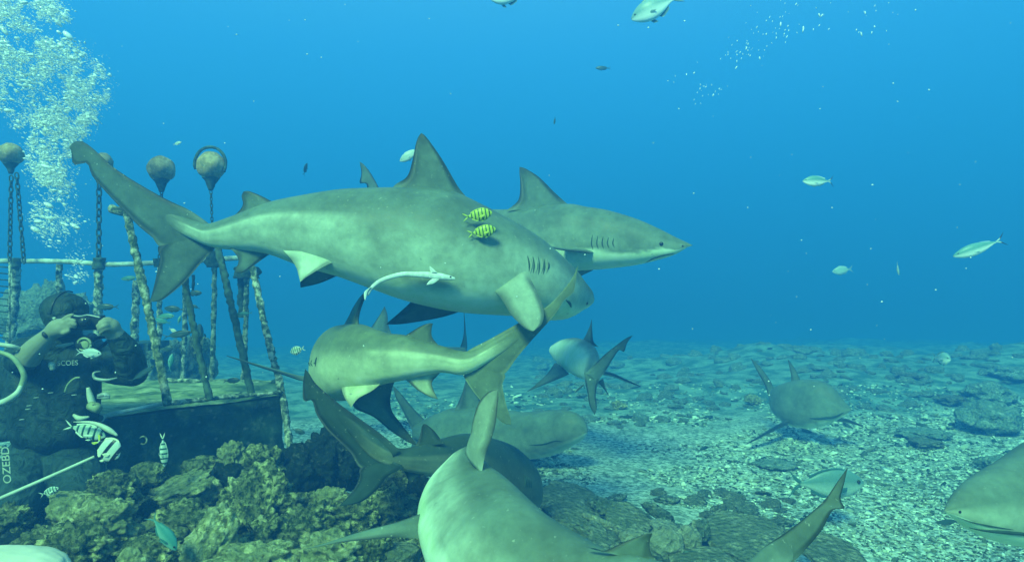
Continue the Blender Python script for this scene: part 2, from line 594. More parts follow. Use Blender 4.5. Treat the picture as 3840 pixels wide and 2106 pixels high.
# --- the olive shark below, head turned away, tail rising to the right
S3 = Shark('olive bull shark with head turned away, its tail rising past the large shark', [
    (2010, 1180, 2020, 1215, 2.78, 0.12), (1930, 1228, 1936, 1285, 2.78, 0.25), (1850, 1274, 1850, 1345, 2.78, 0.5), (1753, 1316, 1746, 1402, 2.78), (1640, 1292, 1652, 1396, 2.8), (1521, 1257, 1520, 1424, 2.84),
    (1453, 1249, 1440, 1440, 2.89), (1396, 1232, 1374, 1462, 2.95), (1344, 1214, 1322, 1490, 3.03), (1305, 1215, 1290, 1502, 3.14),
    (1284, 1222, 1272, 1490, 3.3), (1280, 1250, 1272, 1450, 3.48), (1283, 1300, 1280, 1400, 3.62)],
    M_SHARK_OLIVE, (-0.8, 0.0), 0.7, 100, 0.88, 0.10, 5, flank=0.55, taildark=0.0)
S3.tail([([(1745, 1335), (1753, 1315), (1838, 1270), (1940, 1213), (2044, 1153), (2089, 1112), (2131, 1064), (2154, 1027), (2168, 992)],
          [(1830, 1420), (1892, 1400), (1940, 1338), (1991, 1278), (2055, 1208), (2089, 1166), (2117, 1123), (2150, 1095), (2159, 1050), (2168, 993)]),
         ([(1738, 1388), (1736, 1406), (1776, 1468), (1821, 1522), (1865, 1568), (1890, 1586), (1916, 1592)],
          [(1830, 1350), (1892, 1400), (1884, 1440), (1890, 1480), (1901, 1525), (1914, 1565), (1917, 1590)])], 2.78, 0.035, 0.0, 0.1, 0.25)
S3.fin('first_dorsal_fin', [(1346, 1225, 3.02), (1342, 1195, 3.02), (1352, 1155, 3.03), (1368, 1115, 3.04), (1382, 1085, 3.05)],
       [(1285, 1225, 3.22), (1305, 1190, 3.2), (1325, 1150, 3.15), (1352, 1110, 3.1), (1380, 1084, 3.06)], None, 0.03)
S3.fin('second_dorsal_fin', [(1500, 1272), (1521, 1257), (1572, 1225), (1606, 1212), (1623, 1212)],
       [(1652, 1302), (1626, 1272), (1618, 1253), (1619, 1230), (1623, 1213)], 2.83, 0.02)
S3.fin('anal_fin', [(1500, 1415), (1527, 1428), (1566, 1462), (1612, 1487), (1643, 1496)], [(1658, 1390), (1622, 1428), (1622, 1450), (1632, 1475), (1643, 1495)], 2.81, 0.02, w=0.5)
S3.fin('pelvic_fin', [(1268, 1420, 2.95), (1277, 1442, 2.92), (1290, 1485, 2.86), (1317, 1527, 2.82)],
       [(1440, 1426, 2.84), (1398, 1462, 2.83), (1347, 1490, 2.82), (1326, 1512, 2.82), (1318, 1527, 2.82)], None, 0.022, w=0.65, margin=0.5, tipdark=0.3)
S3.fin('pectoral_fin', [(1338, 1440, 3.15), (1326, 1495, 3.13), (1330, 1530, 3.12), (1400, 1562, 3.1), (1470, 1618, 3.1), (1530, 1656, 3.1), (1560, 1668, 3.1)],
       [(1480, 1425, 3.12), (1464, 1490, 3.11), (1470, 1540, 3.1), (1500, 1582, 3.1), (1535, 1628, 3.1), (1552, 1650, 3.1), (1561, 1667, 3.1)], None, 0.03)
S3.fin('pectoral_fin', [(1180, 1428, 3.4), (1130, 1423, 3.38), (1050, 1397, 3.34), (950, 1366, 3.3), (850, 1333, 3.27)],
       [(1180, 1400, 3.62), (1130, 1408, 3.6), (1050, 1389, 3.5), (950, 1361, 3.4), (850, 1334, 3.28)], None, 0.022)
for k in range(4):
    S3.line('gill_slit', [(1146 + 8 * k, 1330 + 6 * k), (1140 + 9 * k, 1350 + 4 * k), (1148 + 8 * k, 1372)], 0.004)

# --- the dark shark low behind the foreground one
S4 = Shark('dark bull shark low over the rocks with its long tail at the left', [
    (1240, 1505, 1235, 1545, 2.5, 0.12), (1310, 1560, 1310, 1625, 2.5, 0.25), (1390, 1622, 1400, 1720, 2.5, 0.5), (1487, 1677, 1492, 1758, 2.53), (1560, 1672, 1572, 1776, 2.57), (1660, 1645, 1662, 1800, 2.66), (1760, 1625, 1760, 1850, 2.8),
    (1840, 1640, 1836, 1905, 2.97), (1908, 1668, 1900, 1935, 3.12), (1955, 1715, 1950, 1930, 3.26), (1982, 1765, 1978, 1895, 3.38), (1990, 1805, 1988, 1855, 3.46)],
    M_SHARK_DARK, (-0.7, 0.0), 0.5, 90, 0.8, 0.1, 9)
S4.tail([([(1500, 1690), (1487, 1676), (1430, 1627), (1351, 1570), (1266, 1508), (1187, 1440), (1160, 1400), (1144, 1382)],
          [(1420, 1760), (1351, 1753), (1317, 1700), (1266, 1649), (1226, 1610), (1187, 1553), (1170, 1500), (1139, 1502), (1136, 1440), (1144, 1383)]),
         ([(1510, 1745), (1498, 1760), (1453, 1787), (1419, 1830), (1360, 1878), (1310, 1892), (1272, 1897)],
          [(1420, 1700), (1351, 1752), (1349, 1785), (1330, 1828), (1300, 1865), (1272, 1896)])], 2.5, 0.034)
S4.fin('second_dorsal_fin', [(1670, 1660), (1651, 1643), (1629, 1615), (1606, 1595), (1597, 1589), (1588, 1588)],
       [(1550, 1680), (1568, 1650), (1578, 1620), (1581, 1600), (1588, 1588)], 2.6, 0.02)
S4.fin('anal_fin', [(1600, 1775), (1570, 1785), (1540, 1815)], [(1510, 1755), (1520, 1775), (1538, 1815)], 2.56, 0.018)
for k in range(4):
    S4.line('gill_slit', [(1966 + 8 * k, 1778 + 4 * k), (1970 + 7 * k, 1800 + 3 * k), (1968 + 8 * k, 1828)], 0.0045)

# --- the foreground shark seen over its back
S5 = Shark('foreground bull shark seen over its back, tail curling up at the right', [
    (3060, 1930, 3095, 1955, 1.455, 0.15), (2960, 1995, 3020, 2045, 1.42, 0.25), (2860, 2056, 2955, 2120, 1.39, 0.45), (2795, 2110, 2880, 2220, 1.36, 0.7), (2640, 2132, 2640, 2330, 1.33), (2480, 2110, 2460, 2390, 1.35), (2350, 2082, 2300, 2420, 1.38),
    (2265, 2063, 2150, 2430, 1.43), (2124, 1981, 1930, 2390, 1.5), (2037, 1922, 1780, 2310, 1.56),
    (1972, 1862, 1670, 2210, 1.64, 0.72), (1923, 1813, 1612, 2106, 1.74, 0.62), (1882, 1778, 1580, 2003, 1.85, 0.5), (1838, 1748, 1578, 1905, 1.97, 0.38),
    (1800, 1705, 1612, 1810, 2.09, 0.28), (1765, 1672, 1690, 1715, 2.2, 0.25)],
    M_SHARK, (-0.7, 0.0), 0.25, 110, 0.8, 0.1, 4)
S5.tail([([(2790, 2125, 1.38), (2861, 2052, 1.4), (2945, 1995, 1.42), (3028, 1931, 1.44), (3092, 1873, 1.46), (3137, 1809, 1.48), (3165, 1770, 1.49), (3179, 1751, 1.5)],
          [(2940, 2140, 1.38), (3015, 2065, 1.4), (3080, 1988, 1.42), (3124, 1911, 1.44), (3168, 1905, 1.45), (3152, 1870, 1.46), (3166, 1809, 1.48), (3179, 1752, 1.5)]),
         ([(2850, 2200, 1.37), (2990, 2260, 1.36), (3090, 2330, 1.35)], [(2960, 2120, 1.38), (3020, 2190, 1.37), (3090, 2328, 1.35)])], None, 0.026)
S5.fin('first_dorsal_fin', [(1752, 1690, 2.02), (1760, 1655, 2.0), (1771, 1612, 1.97), (1773, 1579, 1.95), (1792, 1514, 1.92), (1825, 1473, 1.9), (1848, 1462, 1.89), (1866, 1462, 1.89)],
       [(1806, 1775, 1.86), (1820, 1704, 1.86), (1841, 1650, 1.87), (1858, 1590, 1.87), (1865, 1525, 1.88), (1869, 1490, 1.89), (1867, 1463, 1.89)], None, 0.03, w=0.35, tipdark=0.3)
S5.fin('second_dorsal_fin', [(2200, 2050), (2265, 2062), (2341, 2030), (2412, 2003), (2445, 1998)], [(2470, 2110), (2444, 2075), (2436, 2041), (2440, 2015), (2445, 1999)], 1.4, 0.014)
S5.fin('pectoral_fin', [(1600, 1915, 1.86), (1570, 1927, 1.85), (1472, 1960, 1.82), (1336, 1998, 1.8), (1220, 2034, 1.78), (1136, 2059, 1.77)],
       [(1600, 2025, 1.8), (1570, 2018, 1.8), (1472, 2014, 1.79), (1390, 2021, 1.78), (1270, 2034, 1.775), (1136, 2060, 1.77)], None, 0.022, tipdark=0.2)

# --- hazy sharks
S6 = Shark('hazy bull shark behind the raised tails, broad head facing right close to the seabed', [
    (1556, 1592, 1556, 1640, 5.6), (1640, 1549, 1640, 1680, 5.5), (1716, 1526, 1716, 1708, 5.4), (1850, 1532, 1850, 1728, 5.2), (1961, 1545, 1968, 1722, 5.05),
    (2060, 1537, 2066, 1708, 4.9), (2130, 1540, 2128, 1680, 4.78), (2175, 1562, 2172, 1655, 4.71), (2198, 1600, 2197, 1630, 4.67)], M_SHARK, (-0.9, -0.5), 0, 70, 0.85, 0.12, 2, flank=0.12)
S6.tail([([(1600, 1600), (1595, 1577), (1545, 1524), (1498, 1468), (1474, 1446)], [(1556, 1632), (1530, 1580), (1500, 1520), (1484, 1490), (1474, 1448)]),
         ([(1590, 1625), (1575, 1650), (1545, 1685)], [(1545, 1620), (1545, 1650), (1543, 1685)])], 5.6, 0.04)
S6.fin('first_dorsal_fin', [(1850, 1570), (1822, 1535), (1800, 1495), (1765, 1445), (1747, 1426)], [(1702, 1540), (1722, 1500), (1734, 1470), (1741, 1445), (1746, 1426)], 5.33, 0.05)
S6.line('mouth', [(1985, 1668), (2040, 1664), (2080, 1652), (2110, 1655)], 0.005)
S6.fin('pectoral_fin', [(1985, 1690, 5.0), (1960, 1705, 4.9), (1920, 1725, 4.8)], [(1900, 1690, 5.05), (1905, 1705, 4.95), (1918, 1726, 4.8)], None, 0.03)

S7 = Shark('pale blue bull shark swimming away beyond the large shark, its forked tail towards the viewer', [
    (2236, 1366, 2226, 1432, 4.55, 0.5), (2232, 1325, 2205, 1428, 4.8), (2215, 1288, 2165, 1412, 5.0), (2170, 1268, 2125, 1388, 5.25), (2115, 1274, 2088, 1354, 5.5), (2074, 1294, 2064, 1322, 5.7)],
    M_SHARK, (0.3, 1.1), 0, 60, 0.6, 0.1, 6, taildark=0.0)  # pale skin carried up over the back, brightening put into the colour
S7.tail([([(2195, 1400), (2221, 1373), (2268, 1328), (2316, 1290), (2350, 1266), (2372, 1257)], [(2240, 1432), (2278, 1379), (2297, 1347), (2322, 1312), (2340, 1318), (2352, 1285), (2372, 1258)]),
         ([(2190, 1395), (2194, 1430), (2202, 1468), (2211, 1519), (2230, 1555)], [(2258, 1400), (2240, 1443), (2234, 1484), (2238, 1525), (2231, 1554)])], 4.5, 0.07, 0.05)
S7.fin('first_dorsal_fin', [(2180, 1285, 5.2), (2200, 1255, 5.15), (2212, 1225, 5.1), (2218, 1197, 5.08)], [(2245, 1300, 5.0), (2226, 1280, 5.02), (2221, 1240, 5.05), (2219, 1198, 5.08)], None, 0.05)
S7.fin('pectoral_fin', [(2080, 1360, 5.3), (2050, 1402, 5.2), (2010, 1440, 5.1), (1974, 1469, 5.05)], [(2135, 1402, 5.2), (2100, 1418, 5.15), (2050, 1438, 5.1), (1975, 1469, 5.05)], None, 0.035)
S7.fin('pectoral_fin', [(2262, 1392, 5.1), (2300, 1402, 5.05), (2350, 1424, 5.0), (2401, 1447, 4.95)], [(2262, 1404, 5.3), (2300, 1412, 5.2), (2350, 1432, 5.1), (2401, 1448, 4.96)], None, 0.03)
S7.fin('pelvic_fin', [(2262, 1418, 4.8), (2270, 1450, 4.8), (2283, 1481, 4.8)], [(2240, 1432, 4.8), (2258, 1450, 4.8), (2282, 1481, 4.8)], None, 0.03)
S7.fin('pelvic_fin', [(2190, 1438, 4.9), (2165, 1458, 4.9), (2155, 1470, 4.9)], [(2185, 1450, 4.9), (2170, 1462, 4.9), (2156, 1471, 4.9)], None, 0.03)

S8 = Shark('hazy bull shark facing the viewer low over the pale sand, pectoral fins spread', [
    (2893, 1470, 2902, 1500, 6.0), (2912, 1450, 2914, 1548, 5.85), (2960, 1430, 2955, 1588, 5.7), (3020, 1422, 3016, 1604, 5.55),
    (3080, 1428, 3080, 1598, 5.45), (3130, 1460, 3125, 1582, 5.38), (3168, 1505, 3163, 1560, 5.32), (3190, 1527, 3188, 1542, 5.3)], M_SHARK, (-0.95, -0.6), 0, 70, 0.6, 0.1, 1, flank=0.1)
S8.tail([([(2905, 1500), (2895, 1440), (2853, 1377), (2815, 1341)], [(2888, 1505), (2866, 1441), (2840, 1393), (2815, 1342)])], 6.0, 0.09, 0.0)
S8.fin('first_dorsal_fin', [(3010, 1440), (2999, 1419), (2980, 1380), (2955, 1346)], [(2962, 1445), (2967, 1416), (2962, 1385), (2954, 1347)], 5.7, 0.045)
S8.fin('pectoral_fin', [(2975, 1565, 5.6), (2900, 1605, 5.5), (2840, 1640, 5.4), (2796, 1665, 5.35)], [(2965, 1582, 5.8), (2900, 1615, 5.65), (2840, 1645, 5.5), (2796, 1666, 5.36)], None, 0.04)
S8.fin('pectoral_fin', [(3140, 1566, 5.5), (3180, 1574, 5.5), (3215, 1587, 5.5), (3241, 1601, 5.5)], [(3140, 1578, 5.7), (3180, 1584, 5.65), (3215, 1593, 5.6), (3241, 1602, 5.5)], None, 0.035)
S8.line('mouth', [(3036, 1568), (3080, 1567), (3130, 1561), (3165, 1545)], 0.009)

S9 = Shark('large shark head with a white lower jaw entering the frame at the right', [
    (4400, 1480, 4400, 2260, 2.25), (4150, 1565, 4150, 2200, 2.15), (3960, 1650, 3960, 2110, 2.05), (3840, 1712, 3840, 2050, 1.98), (3746, 1758, 3750, 2032, 1.93),
    (3682, 1792, 3688, 2012, 1.9), (3620, 1834, 3630, 1978, 1.87), (3570, 1878, 3578, 1940, 1.85), (3547, 1905, 3550, 1922, 1.84)], M_SHARK, (-0.66, -0.56), 0, 80, 0.9, 0.03, 7)
S9.line('mouth', [(3634, 1976), (3680, 1985), (3750, 1992), (3830, 1999), (3920, 2010)], 0.005)
S9.dot('nostril', 3600, 1918, 0.004)
S9.line('lip_edge', [(3590, 1938), (3650, 1958), (3720, 1972), (3800, 1985)], 0.0022)
S9.fin('pectoral_fin', [(4350, 2150, 2.0), (4300, 2300, 1.9), (4250, 2500, 1.85)], [(4550, 2150, 2.0), (4450, 2300, 1.9), (4260, 2500, 1.85)], None, 0.03)

S10 = Shark('hazy shark mostly hidden behind the olive one, only its pale fin tips showing above it', [
    (1745, 1302, 1745, 1330, 5.7), (1600, 1292, 1600, 1352, 5.65), (1450, 1245, 1450, 1375, 5.6), (1350, 1240, 1350, 1385, 5.6), (1250, 1265, 1250, 1372, 5.6), (1185, 1310, 1185, 1332, 5.6)], M_SHARK, (-0.6, -0.2), 0, 50, 0.9, 0.1, 12)
S10.fin('first_dorsal_fin', [(1360, 1260), (1391, 1227), (1420, 1185), (1442, 1148)], [(1470, 1258), (1456, 1215), (1453, 1180), (1443, 1148)], 5.6, 0.045)
S10.tail([([(1712, 1325, 5.7), (1728, 1295, 5.72), (1740, 1250, 5.76), (1740, 1172, 5.82)], [(1752, 1325, 5.95), (1752, 1290, 5.96), (1748, 1245, 5.96), (1741, 1173, 5.84)])], None, 0.04)

# --- the white remora under the large shark
RV, RF, Rh, Ru = loft([(1372, 1104, 1382, 1108, 2.72), (1392, 1070, 1402, 1080, 2.72), (1430, 1042, 1440, 1056, 2.72), (1500, 1020, 1506, 1038, 2.72),
                       (1570, 1018, 1572, 1040, 2.72), (1630, 1020, 1630, 1048, 2.72), (1680, 1030, 1678, 1050, 2.72), (1706, 1040, 1704, 1048, 2.72)], 60, 20, 0.8)
M_REMORA = plain('remora_white', (0.60, 0.66, 0.62), 0.45, 0.3, 0.22, 60)
rem = thing('remora', 'slender white remora swimming under the belly of the large shark', 'fish', tuple(RV.mean(0)))
part('body', RV, RF, M_REMORA, rem)
for nm, L, T in (('tail_fin', [(1392, 1074), (1378, 1095), (1370, 1125)], [(1380, 1082), (1366, 1095), (1366, 1122)]),
                 ('pectoral_fin', [(1648, 1046), (1625, 1062), (1600, 1068)], [(1620, 1045), (1608, 1055), (1599, 1067)]),
                 ('dorsal_fin', [(1640, 1022), (1625, 1008), (1612, 998)], [(1618, 1022), (1612, 1010), (1611, 999)])):
    v, f, e, w = fin_mesh(L, T, 2.71, 0.006, 10, 6)
    part(nm, v, f, M_REMORA, rem)
part('eye', *ball(at(1690, 1038, 2.70), 0.004, 2), M_EYE, rem)


# ------------------------------------------------------------------ seabed
def seabed_z(x, y):
    x, y = np.asarray(x, float), np.asarray(y, float)
    P = np.stack([x, y, x * 0], -1).reshape(-1, 3)
    s = x.shape
    n1 = fbm(P * 0.35, 3, 31).reshape(s)
    n2 = fbm(P * 1.7, 4, 37).reshape(s)
    pile = 0.30 * sstep(0.35, -0.75, x) * sstep(4.1, 3.0, y)
    low = 0.06 * sstep(2.6, 0.4, x) * sstep(4.6, 3.4, y)
    reef = 0.35 * sstep(0.5, 7.0, x + 0.1 * y) * sstep(6.0, 9.0, y) - 0.085 * np.maximum(y - 8.5, 0) * sstep(7, 11, y)
    return 0.05 * n1 + 0.03 * n2 + pile + low + reef + 0.20 * sstep(8, 11, y) * sstep(-1, 5, x) * fbm(P * 0.5, 3, 43).reshape(s) + 0.05 * sstep(7, 12, y) * fbm(P * 0.9, 3, 41).reshape(s) * 2


M_SEABED = N('seabed_sand', 0.9, 0.1)
m = M_SEABED
n_big, n_mid, n_fine = m.noise(0.5, 4, 0.6), m.noise(4.0, 5, 0.65), m.noise(28.0, 5, 0.7)
c = m.ramp(n_fine, [(0.40, (0.10, 0.17, 0.12)), (0.48, (0.38, 0.46, 0.35)), (0.58, (0.76, 0.84, 0.68))])
c = m.mix(m.ramp(n_mid, [(0.40, 0.4), (0.55, 0.0)]), c, (0.10, 0.15, 0.11))
c = m.mix(m.ramp(n_big, [(0.50, 0.0), (0.66, 0.3)]), c, (0.12, 0.18, 0.14))
c = m.mix(m.attr('heap'), c, m.ramp(n_fine, [(0.42, (0.02, 0.035, 0.02)), (0.56, (0.10, 0.13, 0.07)), (0.66, (0.34, 0.34, 0.2))]))  # dark heap rubble, with the shade of gaps between rocks painted in
c = m.mix(m.attr('reef'), c, m.ramp(n_mid, [(0.42, (0.06, 0.15, 0.13)), (0.6, (0.26, 0.40, 0.32))]))  # reef ground; its teal also leans to the water colour as painted haze
m.bump(m.math('ADD', m.math('MULTIPLY', n_fine, 0.7), n_mid), 0.9, 0.04)
M_SEABED = m.col(c)

na, nr_ = 300, 300
ang = np.radians(np.linspace(-76, 76, na))
rad = 2.0 * (55.0 / 2.0) ** np.linspace(0, 1, nr_)
A, Rr = np.meshgrid(ang, rad)
gx, gy = Rr * np.sin(A), Rr * np.cos(A) - 2.4
gz = seabed_z(gx, gy)
V = np.stack([gx, gy, gz], -1).reshape(-1, 3)
idx = np.arange(na * nr_).reshape(nr_, na)
Fq = np.stack([idx[:-1, :-1], idx[1:, :-1], idx[1:, 1:], idx[:-1, 1:]], -1).reshape(-1, 4)
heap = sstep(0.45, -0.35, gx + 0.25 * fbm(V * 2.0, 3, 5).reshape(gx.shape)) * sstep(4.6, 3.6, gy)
reef_a = sstep(6.1, 7.2, gy + 0.7 * fbm(V * 0.8, 3, 6).reshape(gx.shape)) * 0.95
g = mesh_from('seabed', V, Fq.tolist(), {'heap': heap.ravel(), 'reef': reef_a.ravel()}, True, (M_SEABED,))
link('seabed', g, kind='structure')

# ------------------------------------------------------------------ the water itself
m = bpy.data.materials.new('sea_water')
m.use_nodes = True
nt = m.node_tree
nt.nodes.clear()
pv = nt.nodes.new('ShaderNodeVolumePrincipled')
om = nt.nodes.new('ShaderNodeOutputMaterial')
pv.inputs['Color'].default_value = (0.045, 0.222, 0.71, 1)
pv.inputs['Absorption Color'].default_value = (0.0, 0.2, 0.4, 1)
pv.inputs['Density'].default_value = 0.115
pv.inputs['Anisotropy'].default_value = 0.1
nt.links.new(pv.outputs[0], om.inputs['Volume'])
V, Fc = box((0, 20, 3.2), (150, 100, 9.6))
hz = mesh_from('haze', V, Fc, None, False, (m,))
link('haze', hz, kind='stuff')


# ------------------------------------------------------------------ rocks
def rock_mat(name, stops, patch, tint=(0.30, 0.30, 0.10)):
    m = N(name, 0.92, 0.08)
    a, b, k = m.noise(9.0, 5, 0.65), m.noise(42.0, 5, 0.7), m.voro(38.0)
    c = m.ramp(b, stops)
    c = m.mix(m.ramp(a, [(0.46, 0.75), (0.60, 0.0)]), c, patch)
    c = m.mix(m.ramp(m.noise(5.0, 3), [(0.58, 0.0), (0.70, 0.55)]), c, tint)
    m.bump(m.math('ADD', m.math('MULTIPLY', b, 1.6), k), 1.0, 0.03)
    return m.col(c)


M_ROCK = rock_mat('coral_rock', [(0.40, (0.03, 0.045, 0.016)), (0.48, (0.27, 0.30, 0.09)), (0.57, (0.84, 0.82, 0.38))], (0.05, 0.075, 0.03))
M_ROCK_PALE = rock_mat('coral_rock_pale', [(0.38, (0.16, 0.17, 0.055)), (0.48, (0.54, 0.56, 0.23)), (0.58, (0.92, 0.90, 0.50))], (0.22, 0.25, 0.10))
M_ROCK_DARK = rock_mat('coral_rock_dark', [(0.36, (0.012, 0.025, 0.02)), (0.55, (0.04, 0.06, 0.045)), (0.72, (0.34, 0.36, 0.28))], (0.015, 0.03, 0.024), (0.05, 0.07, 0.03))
M_ROCK_GREY = rock_mat('coral_rock_grey_green', [(0.40, (0.05, 0.085, 0.055)), (0.5, (0.24, 0.30, 0.20)), (0.60, (0.60, 0.64, 0.46))], (0.11, 0.16, 0.11), (0.22, 0.27, 0.14))
M_ROCK_LIGHT = rock_mat('coral_rock_light_grey', [(0.36, (0.18, 0.21, 0.13)), (0.5, (0.48, 0.51, 0.34)), (0.62, (0.80, 0.80, 0.60))], (0.28, 0.31, 0.20), (0.34, 0.36, 0.2))
M_SLAB = rock_mat('flat_slab', [(0.36, (0.09, 0.12, 0.07)), (0.5, (0.28, 0.31, 0.19)), (0.63, (0.58, 0.58, 0.40))], (0.14, 0.18, 0.10), (0.22, 0.26, 0.12))


def rock_shape(sub, size, seed, knob=0.0, rough=0.22, flat_top=0.0, rot=None):
    V, Fc = ico(sub)
    rs = np.random.default_rng(seed)
    d = fbm(V * 1.3 + seed * 3.1, 4, seed, 0.55) * rough
    d += fbm(V * 4.5 + seed, 4, seed + 9, 0.6) * rough * 0.42
    if rough > 0.2 and sub > 3:
        d -= 0.26 * sstep(0.25, 0.6, fbm(V * 3.2 + seed * 1.7, 2, seed + 5))
    knob *= 1.35
    if knob:
        K = rs.normal(size=(int(110 if sub > 3 else 60), 3))
        K /= np.linalg.norm(K, axis=1)[:, None]
        F1 = np.sqrt(np.maximum(0, 2 - 2 * (V @ K.T).max(1)))
        d += knob * (1 - np.minimum(F1 / 0.24, 1) ** 2) * 1.3 - knob * 0.5
        K2 = rs.normal(size=(500, 3))
        K2 /= np.linalg.norm(K2, axis=1)[:, None]
        F2 = np.sqrt(np.maximum(0, 2 - 2 * (V @ K2.T).max(1)))
        d += knob * 0.65 * (1 - np.minimum(F2 / 0.12, 1) ** 2)
    V = V * (1 + d)[:, None]
    if flat_top:
        cut = flat_top
        V[:, 2] = np.where(V[:, 2] > cut, cut + (V[:, 2] - cut) * 0.12, V[:, 2])
    V = V * np.array(size)
    if rot:
        a = Matrix.Rotation(rot[2], 3, 'Z') @ Matrix.Rotation(rot[1], 3, 'Y') @ Matrix.Rotation(rot[0], 3, 'X')
        V = V @ np.array(a).T
    return V, Fc


def rock(label, px, py, d, w, h, mat=None, knob=0.08, depth=None, sub=4, seed=None, group='rocks heaped in front of the platform', flat_top=0.0, rot=None, name='rock', cat='rock', rough=0.28, sink=0.0):
    """w, h: half width and half height as the photograph shows them, in its pixels."""
    k = d / F
    seed = seed if seed is not None else int(px * 7 + py)
    g_ = 1.12 if group.startswith('rocks heaped') else 1.0
    V, Fc = rock_shape(sub, (w * k * g_, (depth or w * 0.85) * k, h * k * 1.15 * g_), seed, knob, rough, flat_top, rot)
    c = at(px, py, d)
    V = V + np.array(c)
    V[:, 2] -= sink
    return solo(name, V, Fc, mat or M_ROCK, label, cat, group, fix=False)


R_ = math.radians
rock('flat topped slab rock tilted towards the viewer, below the platform wall', 705, 1830, 2.85, 105, 62, M_ROCK_PALE, 0.0, 90, 5, 3, flat_top=0.35, rot=(R_(20), R_(-16), 0), rough=0.26)
rock('dark ledge rock lying behind the flat topped slab rock', 762, 1752, 3.0, 70, 32, M_ROCK, 0.05)
rock('small round pale knob rock standing up highest against the dark wall', 866, 1722, 2.98, 44, 52, M_ROCK_PALE, 0.12, sub=5)
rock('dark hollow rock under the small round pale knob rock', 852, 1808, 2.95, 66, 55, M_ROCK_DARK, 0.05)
rock('brown jagged rock right of the small pale knob rock', 985, 1752, 3.0, 72, 55, M_ROCK, 0.10, sub=5)
rock('yellowish lumpy rock on top of the big knobbly coral rock', 955, 1818, 2.86, 55, 38, M_ROCK_PALE, 0.10)
rock('big knobbly coral rock in the middle of the heap, pitted all over', 962, 1925, 2.66, 118, 112, M_ROCK, 0.13, 100, 5, 21)
rock('knobbly rock leaning on the right foot of the big knobbly coral rock', 1012, 2028, 2.55, 85, 72, M_ROCK, 0.12, sub=5)
rock('wedge shaped pale rock with an upright right edge and a pointed top', 770, 2062, 2.36, 78, 125, M_ROCK_PALE, 0.0, 70, 5, 13, rot=(0, R_(24), R_(20)), rough=0.2)
rock('broken rock behind the pointed wedge shaped rock', 700, 1958, 2.55, 85, 62, M_ROCK, 0.08)
rock('domed rock with a dark hollow, left of the knobbly cluster', 272, 1915, 2.5, 82, 56, M_ROCK_PALE, 0.04, sub=5, rough=0.18)
rock('long knobbly rock lying at the foot of the diver', 425, 1838, 2.72, 92, 50, M_ROCK, 0.11, sub=5)
rock('bright pitted coral cluster between the diver and the wedge shaped rock', 372, 1978, 2.42, 120, 78, M_ROCK_PALE, 0.13, 90, 5, 8)
rock('low knobbly rock under the bright pitted coral cluster', 285, 2062, 2.25, 105, 62, M_ROCK, 0.10, sub=5)
rock('greenish knobbly rock at the bottom edge below the bright cluster', 165, 2040, 2.28, 92, 55, M_ROCK, 0.1, sub=5)
rock('round brown rock cut by the left edge of the frame', 40, 1958, 2.4, 68, 48, M_ROCK, 0.09, sub=5)
rock('dark rock below the round brown rock at the left edge', 60, 2035, 2.36, 60, 40, M_ROCK_DARK, 0.05)
rock('smooth pale boulder in the bottom left corner', 40, 2135, 1.95, 200, 66, None, 0.0, 120, 5, 4, rough=0.05)  # unidentified pale form, built in the shape of a boulder
rock('pale cobble with a smooth face at the bottom edge', 488, 2098, 2.25, 44, 36, M_ROCK_PALE, 0.0, rough=0.12)
rock('flat rubbly rock left of the pointed wedge shaped rock', 565, 2055, 2.33, 92, 42, M_ROCK, 0.09, sub=5)
rock('bright rock along the bottom edge below the big knobbly rock', 975, 2098, 2.3, 140, 40, M_ROCK_PALE, 0.10, sub=5)
rock('greenish rock peeping out between the long knobbly rock and the flat topped slab', 560, 1792, 2.9, 60, 40, M_ROCK, 0.1)
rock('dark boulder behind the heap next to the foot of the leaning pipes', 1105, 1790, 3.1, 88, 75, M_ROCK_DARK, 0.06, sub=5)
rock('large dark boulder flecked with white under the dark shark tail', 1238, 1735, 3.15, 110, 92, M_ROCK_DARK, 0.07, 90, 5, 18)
rock('bright pitted rock under the lower lobe of the dark tail', 1240, 1885, 2.8, 58, 40, M_ROCK_PALE, 0.11, sub=5)
rock('bubbly knobbed rock right of the big knobbly coral rock', 1155, 1968, 2.6, 72, 55, M_ROCK, 0.14, sub=5)
rock('ragged rock below the dark tail, nearest the foreground fin', 1330, 1925, 2.75, 90, 48, M_ROCK, 0.1, sub=5)
rock('light capped coral rock under the belly of the dark shark', 1494, 1806, 2.95, 66, 52, M_ROCK, 0.12, sub=5)
rock('grey green coral rock left of the back of the foreground shark', 1475, 1898, 2.8, 92, 62, M_ROCK, 0.1, sub=5)
rock('dark narrow rock touching the outline of the foreground shark', 1572, 1862, 2.85, 50, 60, M_ROCK_DARK, 0.06)
rock('small rounded stone above the left fin of the foreground shark', 1283, 1990, 2.55, 34, 24, M_ROCK, 0.06)
rock('bright lumpy rock below the tip of the foreground shark fin', 1245, 2080, 2.3, 110, 52, M_ROCK_PALE, 0.10, sub=5)
rock('knobbly green rock below the middle of the foreground shark fin', 1388, 2062, 2.32, 62, 50, M_ROCK, 0.11, sub=5)
rock('flat pale concrete chunk beside the belly of the foreground shark', 1490, 2075, 2.35, 75, 48, M_SLAB, 0.0, 60, 4, 5, flat_top=0.4, rough=0.16)
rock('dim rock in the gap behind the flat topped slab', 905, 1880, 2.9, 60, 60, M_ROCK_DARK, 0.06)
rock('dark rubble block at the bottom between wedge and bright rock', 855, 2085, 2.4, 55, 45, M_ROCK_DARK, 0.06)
rock('brown rock behind the dark boulders beside the platform corner', 1130, 1735, 3.3, 40, 28, M_ROCK, 0.08)
GS = 'flat rocks right of the foreground shark'
